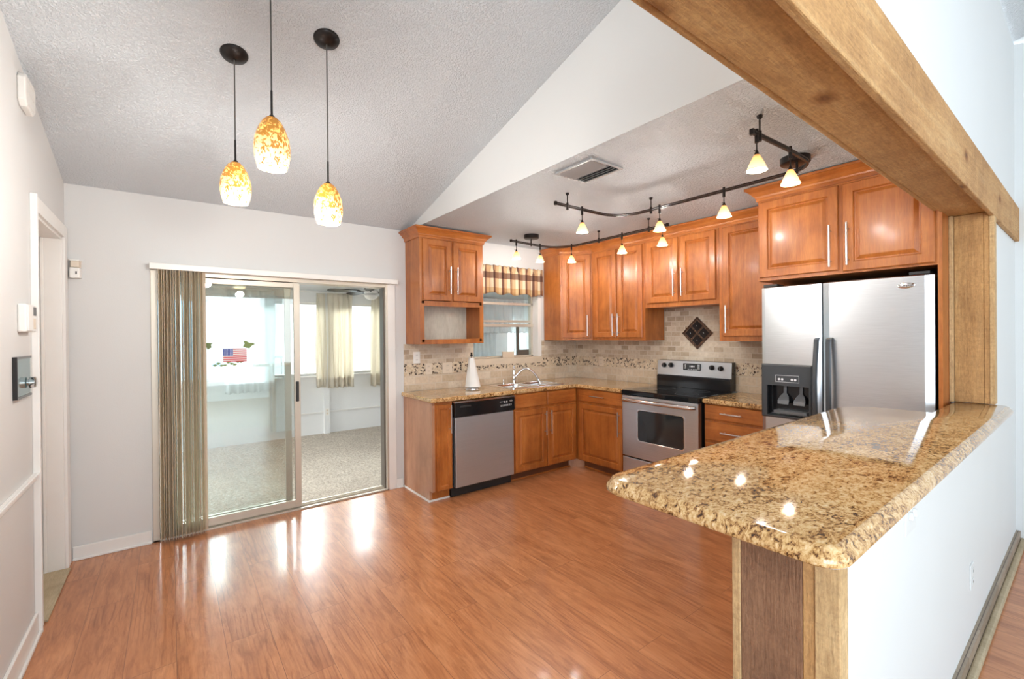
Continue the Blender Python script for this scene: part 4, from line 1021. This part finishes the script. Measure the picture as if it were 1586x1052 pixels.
fhandle(1.111, fz_, 1); fhandle(1.046, rf_, -1)
bd = build('badge', MB(Matrix.Translation((3.3475, .680, 1.742)) @ Matrix.Rotation(-PI/2, 4, 'Z') @ Matrix.Rotation(PI/2, 4, 'X') @ Matrix.Scale(.42, 4, (0, 1, 0))).lathe([(.001, 0), (.040, 0), (.040, .0), (.040, .004), (.034, .006), (.001, .006)], n=32), M['steel_bright'], rf_, smooth=True)
text('badge_lettering', 'Whirlpool', .016, M['ink'], Matrix.Translation((3.3408, .680, 1.742)) @ Matrix.Rotation(-PI/2, 4, 'Z') @ Matrix.Rotation(PI/2, 4, 'X'), bd)

# ================================================================== CEILING VENT
t = thing('ceiling_vent', 'grey metal air vent in the kitchen ceiling', 'vent', (2.105, 1.96, ZK))
V0, V1, U0, U1 = 1.965, 2.25, 1.80, 2.12
mb = MB(); q = .018
mb.box(V0, V1, U0, U0+q, ZK-.012, ZK); mb.box(V0, V1, U1-q, U1, ZK-.012, ZK); mb.box(V0, V0+q, U0+q, U1-q, ZK-.012, ZK); mb.box(V1-q, V1, U0+q, U1-q, ZK-.012, ZK)
build('frame', mb, M['ventgrey'], t, bevel=.003)
build('backing', wb((V0+q, V1-q, U0+q, U1-q, ZK-.003, ZK)), M['blackm'], t)
for k in range(9):
    x = V0+.033+k*.0275; a = math.radians(35 if k < 5 else -35)
    build('slat', MB(Matrix.Translation((x, 0, ZK-.012)) @ Matrix.Rotation(a, 4, 'Y')).box(-.011, .011, U0+q, U1-q, -.0008, .0008), M['ventgrey'], t)

# ================================================================== TRACK LIGHTS
ZT = 2.42
def flat_tube(mb, pts, w=.005, h=.011):
    R_ = []; P = [Vector(p) for p in pts]
    for i, p in enumerate(P):
        d = (P[min(i+1, len(P)-1)]-P[max(0, i-1)]).normalized(); s_ = Vector((d.y, -d.x, 0))
        R_.append([tuple(p+s_*w+Vector((0, 0, h))), tuple(p-s_*w+Vector((0, 0, h))), tuple(p-s_*w-Vector((0, 0, h))), tuple(p+s_*w-Vector((0, 0, h)))])
    mb.rings(R_)
def arc(c, r, a0, a1, n=10): return [(c[0]+r*math.cos(a0+(a1-a0)*k/n), c[1]+r*math.sin(a0+(a1-a0)*k/n)) for k in range(n+1)]
def track(label, path, canopy, stems, lamps, group):
    t = thing('track_light', label, 'track light', (canopy[0], canopy[1], ZK), group)
    mb = MB(); flat_tube(mb, [(x, y, ZT+.006) for x, y in path], .006, .004); flat_tube(mb, [(x, y, ZT-.006) for x, y in path], .006, .004)
    for q in (0, -1): x, y = path[q]; mb.box(x-.009, x+.009, y-.009, y+.009, ZT-.013, ZT+.013)
    build('rail', mb, M['bronze'], t)
    cx_, cy_, rx, ry = canopy
    build('canopy', MB().lathe([(.001, 0), (.078, 0), (.078, -.034), (.070, -.040), (.001, -.040)], (cx_, cy_, ZK), 32), M['bronze'], t, smooth=True)
    build('feed_stem', MB().tube([(cx_, cy_, ZK-.038), (rx, ry, ZK-.05), (rx, ry, ZT-.02)], .007, 8), M['bronze'], t, smooth=True)
    for x, y in stems:
        build('support_stem', MB().tube([(x, y, ZK), (x, y, ZK-.012), (x, y, ZK-.018), (x, y, ZT+.02)], [.014, .012, .004, .004], 10).tube([(x, y, ZT+.022), (x, y, ZT-.028)], .009, 10), M['bronze'], t, smooth=True)
    for x, y in lamps:
        hd = bpy.data.objects.new('lamp_head', None); COL.objects.link(hd); hd.parent = t; hd.location = Vector((x, y, ZT))-worigin(t); hd.empty_display_size = .05
        build('socket', MB().tube([(x, y, ZT+.022), (x, y, ZT-.018), (x, y, ZT-.042)], [.008, .009, .009], 10).tube([(x, y, ZT-.04), (x, y, ZT-.085)], .003, 8).tube([(x, y, ZT-.078), (x, y, ZT-.102)], [.005, .013], 12).tube([(x-.028, y, ZT-.083), (x, y, ZT-.083)], .0015, 6), M['bronze'], hd, smooth=True)
        sh = build('glass_shade', MB().lathe([(.013, .092-.092), (.022, -.018), (.034, -.043), (.043, -.066), (.046, -.072), (.0445, -.073), (.041, -.066), (.032, -.043), (.020, -.018), (.011, -.001)], (x, y, ZT-.100), 28), M['coneglass'], hd, smooth=True)
        sh.location = Vector((x, y, ZT-.100))-worigin(hd)
        for v in sh.data.vertices: v.co -= Vector((x, y, ZT-.100))-worigin(hd)
        build('bulb', MB().lathe([(.001, -.02), (.012, -.026), (.015, -.042), (.010, -.054), (.001, -.057)], (x, y, ZT-.100), 14), M['bulb'], hd, smooth=True)
        point('track_bulb_light', (x, y, ZT-.20), 4.3, (1, .96, .90), .015)
near = [(2.20, 2.365), (2.60, 2.372)]+arc((2.70, 2.16), .21, PI/2, 0)[0:]+[(2.915, 1.8), (2.915, 1.25)]+arc((2.76, 1.13), .155, 0, -PI/2)+[(2.5, .975), (2.175, .990)]
far_ = [(2.708, 3.565), (3.10, 3.60)]+arc((3.20, 3.38), .215, PI/2, 0)+[(3.42, 3.0), (3.42, 2.27)]
track('black curved track light with five cone shades, nearer the bar', near, (2.955, 1.10, 2.90, 1.07), [(2.32, 2.368), (2.915, 2.075), (2.245, .987)], [(2.475, 2.37), (2.915, 2.0), (2.915, 1.51), (2.56, .975), (2.215, .988)], 'kitchen track lights')
track('black curved track light with five cone shades, over the sink and corner', far_, (2.99, 3.585, 2.99, 3.592), [(3.42, 3.05), (3.42, 2.46)], [(2.78, 3.572), (3.12, 3.60), (3.405, 3.42), (3.42, 2.76), (3.42, 2.32)], 'kitchen track lights')

# ================================================================== PENDANTS
def pendant(label, x, y, zt, zb):
    zc = zslope(y); t = thing('pendant_light', label, 'pendant light', (x, y, zc), 'amber glass pendants')
    tilt = Matrix.Translation((x, y, zc)) @ Matrix.Rotation(-math.atan(SL), 4, 'X')
    build('canopy', MB(tilt).lathe([(.001, .002), (.062, .002), (.062, -.004), (.058, -.012), (.03, -.024), (.012, -.03), (.001, -.031)], n=32), M['bronze'], t, smooth=True)
    build('cord', MB().tube([(x, y, zc-.028), (x, y, zt+.10)], .0032, 8), M['cord'], t, smooth=True)
    build('rod', MB().tube([(x, y, zt+.11), (x, y, zt)], .0045, 8).tube([(x, y, zt+.012), (x, y, zt-.014)], [.004, .026], 20), M['bronze'], t, smooth=True)
    h = zt-zb; prof = [(.024, .97), (.038, .90), (.053, .76), (.065, .58), (.0695, .42), (.0685, .26), (.063, .12), (.055, .0), (.052, .0), (.060, .12), (.0655, .26), (.0665, .42), (.062, .58), (.050, .76), (.035, .9), (.022, .96)]
    sh = build('glass_shade', MB().lathe([(r, q_*h) for r, q_ in prof], (x, y, zb), 40), M['amber'], t, smooth=True)
    sh.location = Vector((x, y, zb))-worigin(t)
    for v in sh.data.vertices: v.co -= Vector((x, y, zb))-worigin(t)
    build('bulb', MB().lathe([(.001, .03), (.02, .035), (.028, .06), (.022, .09), (.012, .11), (.001, .112)], (x, y, zb), 16), M['bulb'], t, smooth=True)
    point('pendant_bulb_light', (x, y, zb-.075), 12.5, (1, .97, .93), .035)
pendant('left amber glass pendant, hanging over the blinds side', .268, 2.645, 2.365, 2.158)
pendant('middle and nearest amber glass pendant, hung highest', .345, 2.10, 2.40, 2.185)
pendant('right amber glass pendant, hung lowest and furthest right', .640, 2.365, 2.254, 2.052)

# ================================================================== LEFT WALL DEVICES
def wallbox(label, name, cat, y0, y1, z0, z1, d, mat='white_gloss'):
    t = thing(name, label, cat, (L, (y0+y1)/2, (z0+z1)/2)); build('housing', wb((L, L+d, y0, y1, z0, z1)), M[mat], t, bevel=.006); return t
t = wallbox('white alarm keypad with small screen beside the doorway', 'alarm_keypad', 'keypad', 2.985, 3.17, 1.515, 1.645, .030)
build('flap', wb((L+.030, L+.036, 2.99, 3.08, 1.52, 1.64)), M['white_gloss'], t, bevel=.002)
build('screen', wb((L+.030, L+.033, 3.095, 3.16, 1.595, 1.635)), M['mgrey'], t)
build('keys', wb((L+.030, L+.033, 3.10, 3.12, 1.53, 1.58), (L+.030, L+.033, 3.13, 3.15, 1.53, 1.58)), M['beige_plastic'], t, bevel=.001)
t = thing('intercom_panel', 'teal mirrored wall panel with round chrome knob by the doorway', 'wall panel', (L, 3.02, 1.31))
build('plate', wb((L, L+.012, 2.90, 3.15, 1.218, 1.395)), M['mirror'], t, bevel=.002)
build('frame', wb((L, L+.016, 2.893, 2.903, 1.212, 1.402), (L, L+.016, 2.903, 3.15, 1.392, 1.402), (L, L+.016, 2.903, 3.15, 1.212, 1.222)), M['black'], t)
build('knob', MB().tube([(L+.01, 3.10, 1.275), (L+.015, 3.10, 1.275), (L+.018, 3.10, 1.275), (L+.036, 3.10, 1.275), (L+.040, 3.10, 1.275)], [.016, .016, .027, .027, .02], 20), M['chrome'], t, smooth=True)
zs = 2.70
t = thing('door_chime', 'white cut-corner box high on the left wall under the ceiling', 'wall box', (L, 3.15, zs-.09))
zs = 2.645; pb = [(3.06, -.07), (3.18, -.07), (3.22, -.04), (3.22, .055), (3.19, .08), (3.05, .08), (3.03, .06), (3.03, -.045)]
mb = MB(); yprism(mb, L, L+.030, [(y, zs+z) for y, z in pb]); build('housing', mb, M['white_gloss'], t, bevel=.006)
build('grille', wb((L+.030, L+.032, 3.07, 3.18, zs-.05, zs-.047), (L+.030, L+.032, 3.07, 3.18, zs, zs+.003), (L+.030, L+.032, 3.07, 3.18, zs+.05, zs+.053)), M['trimw'], t)
t = thing('motion_sensor', 'white motion sensor on the back wall corner beside the doorway', 'sensor', (-.505, W, 1.94))
build('housing', MB().prism([(-.536, W), (-.53, W-.045), (-.48, W-.045), (-.472, W)], 1.885, 1.955), M['white_gloss'], t, bevel=.006)
o = build('lens', MB().prism([(-.533, W), (-.525, W-.035), (-.485, W-.035), (-.476, W)], 1.957, 2.0), M['beige_plastic'], t, bevel=.003)
build('cap', MB().prism([(-.538, W), (-.53, W-.042), (-.482, W-.042), (-.470, W)], 2.0, 2.008), M['white_gloss'], t, bevel=.002)
build('indicator', wb((-.500, -.493, W-.0465, W-.045, 1.91, 1.93)), M['blackm'], t)
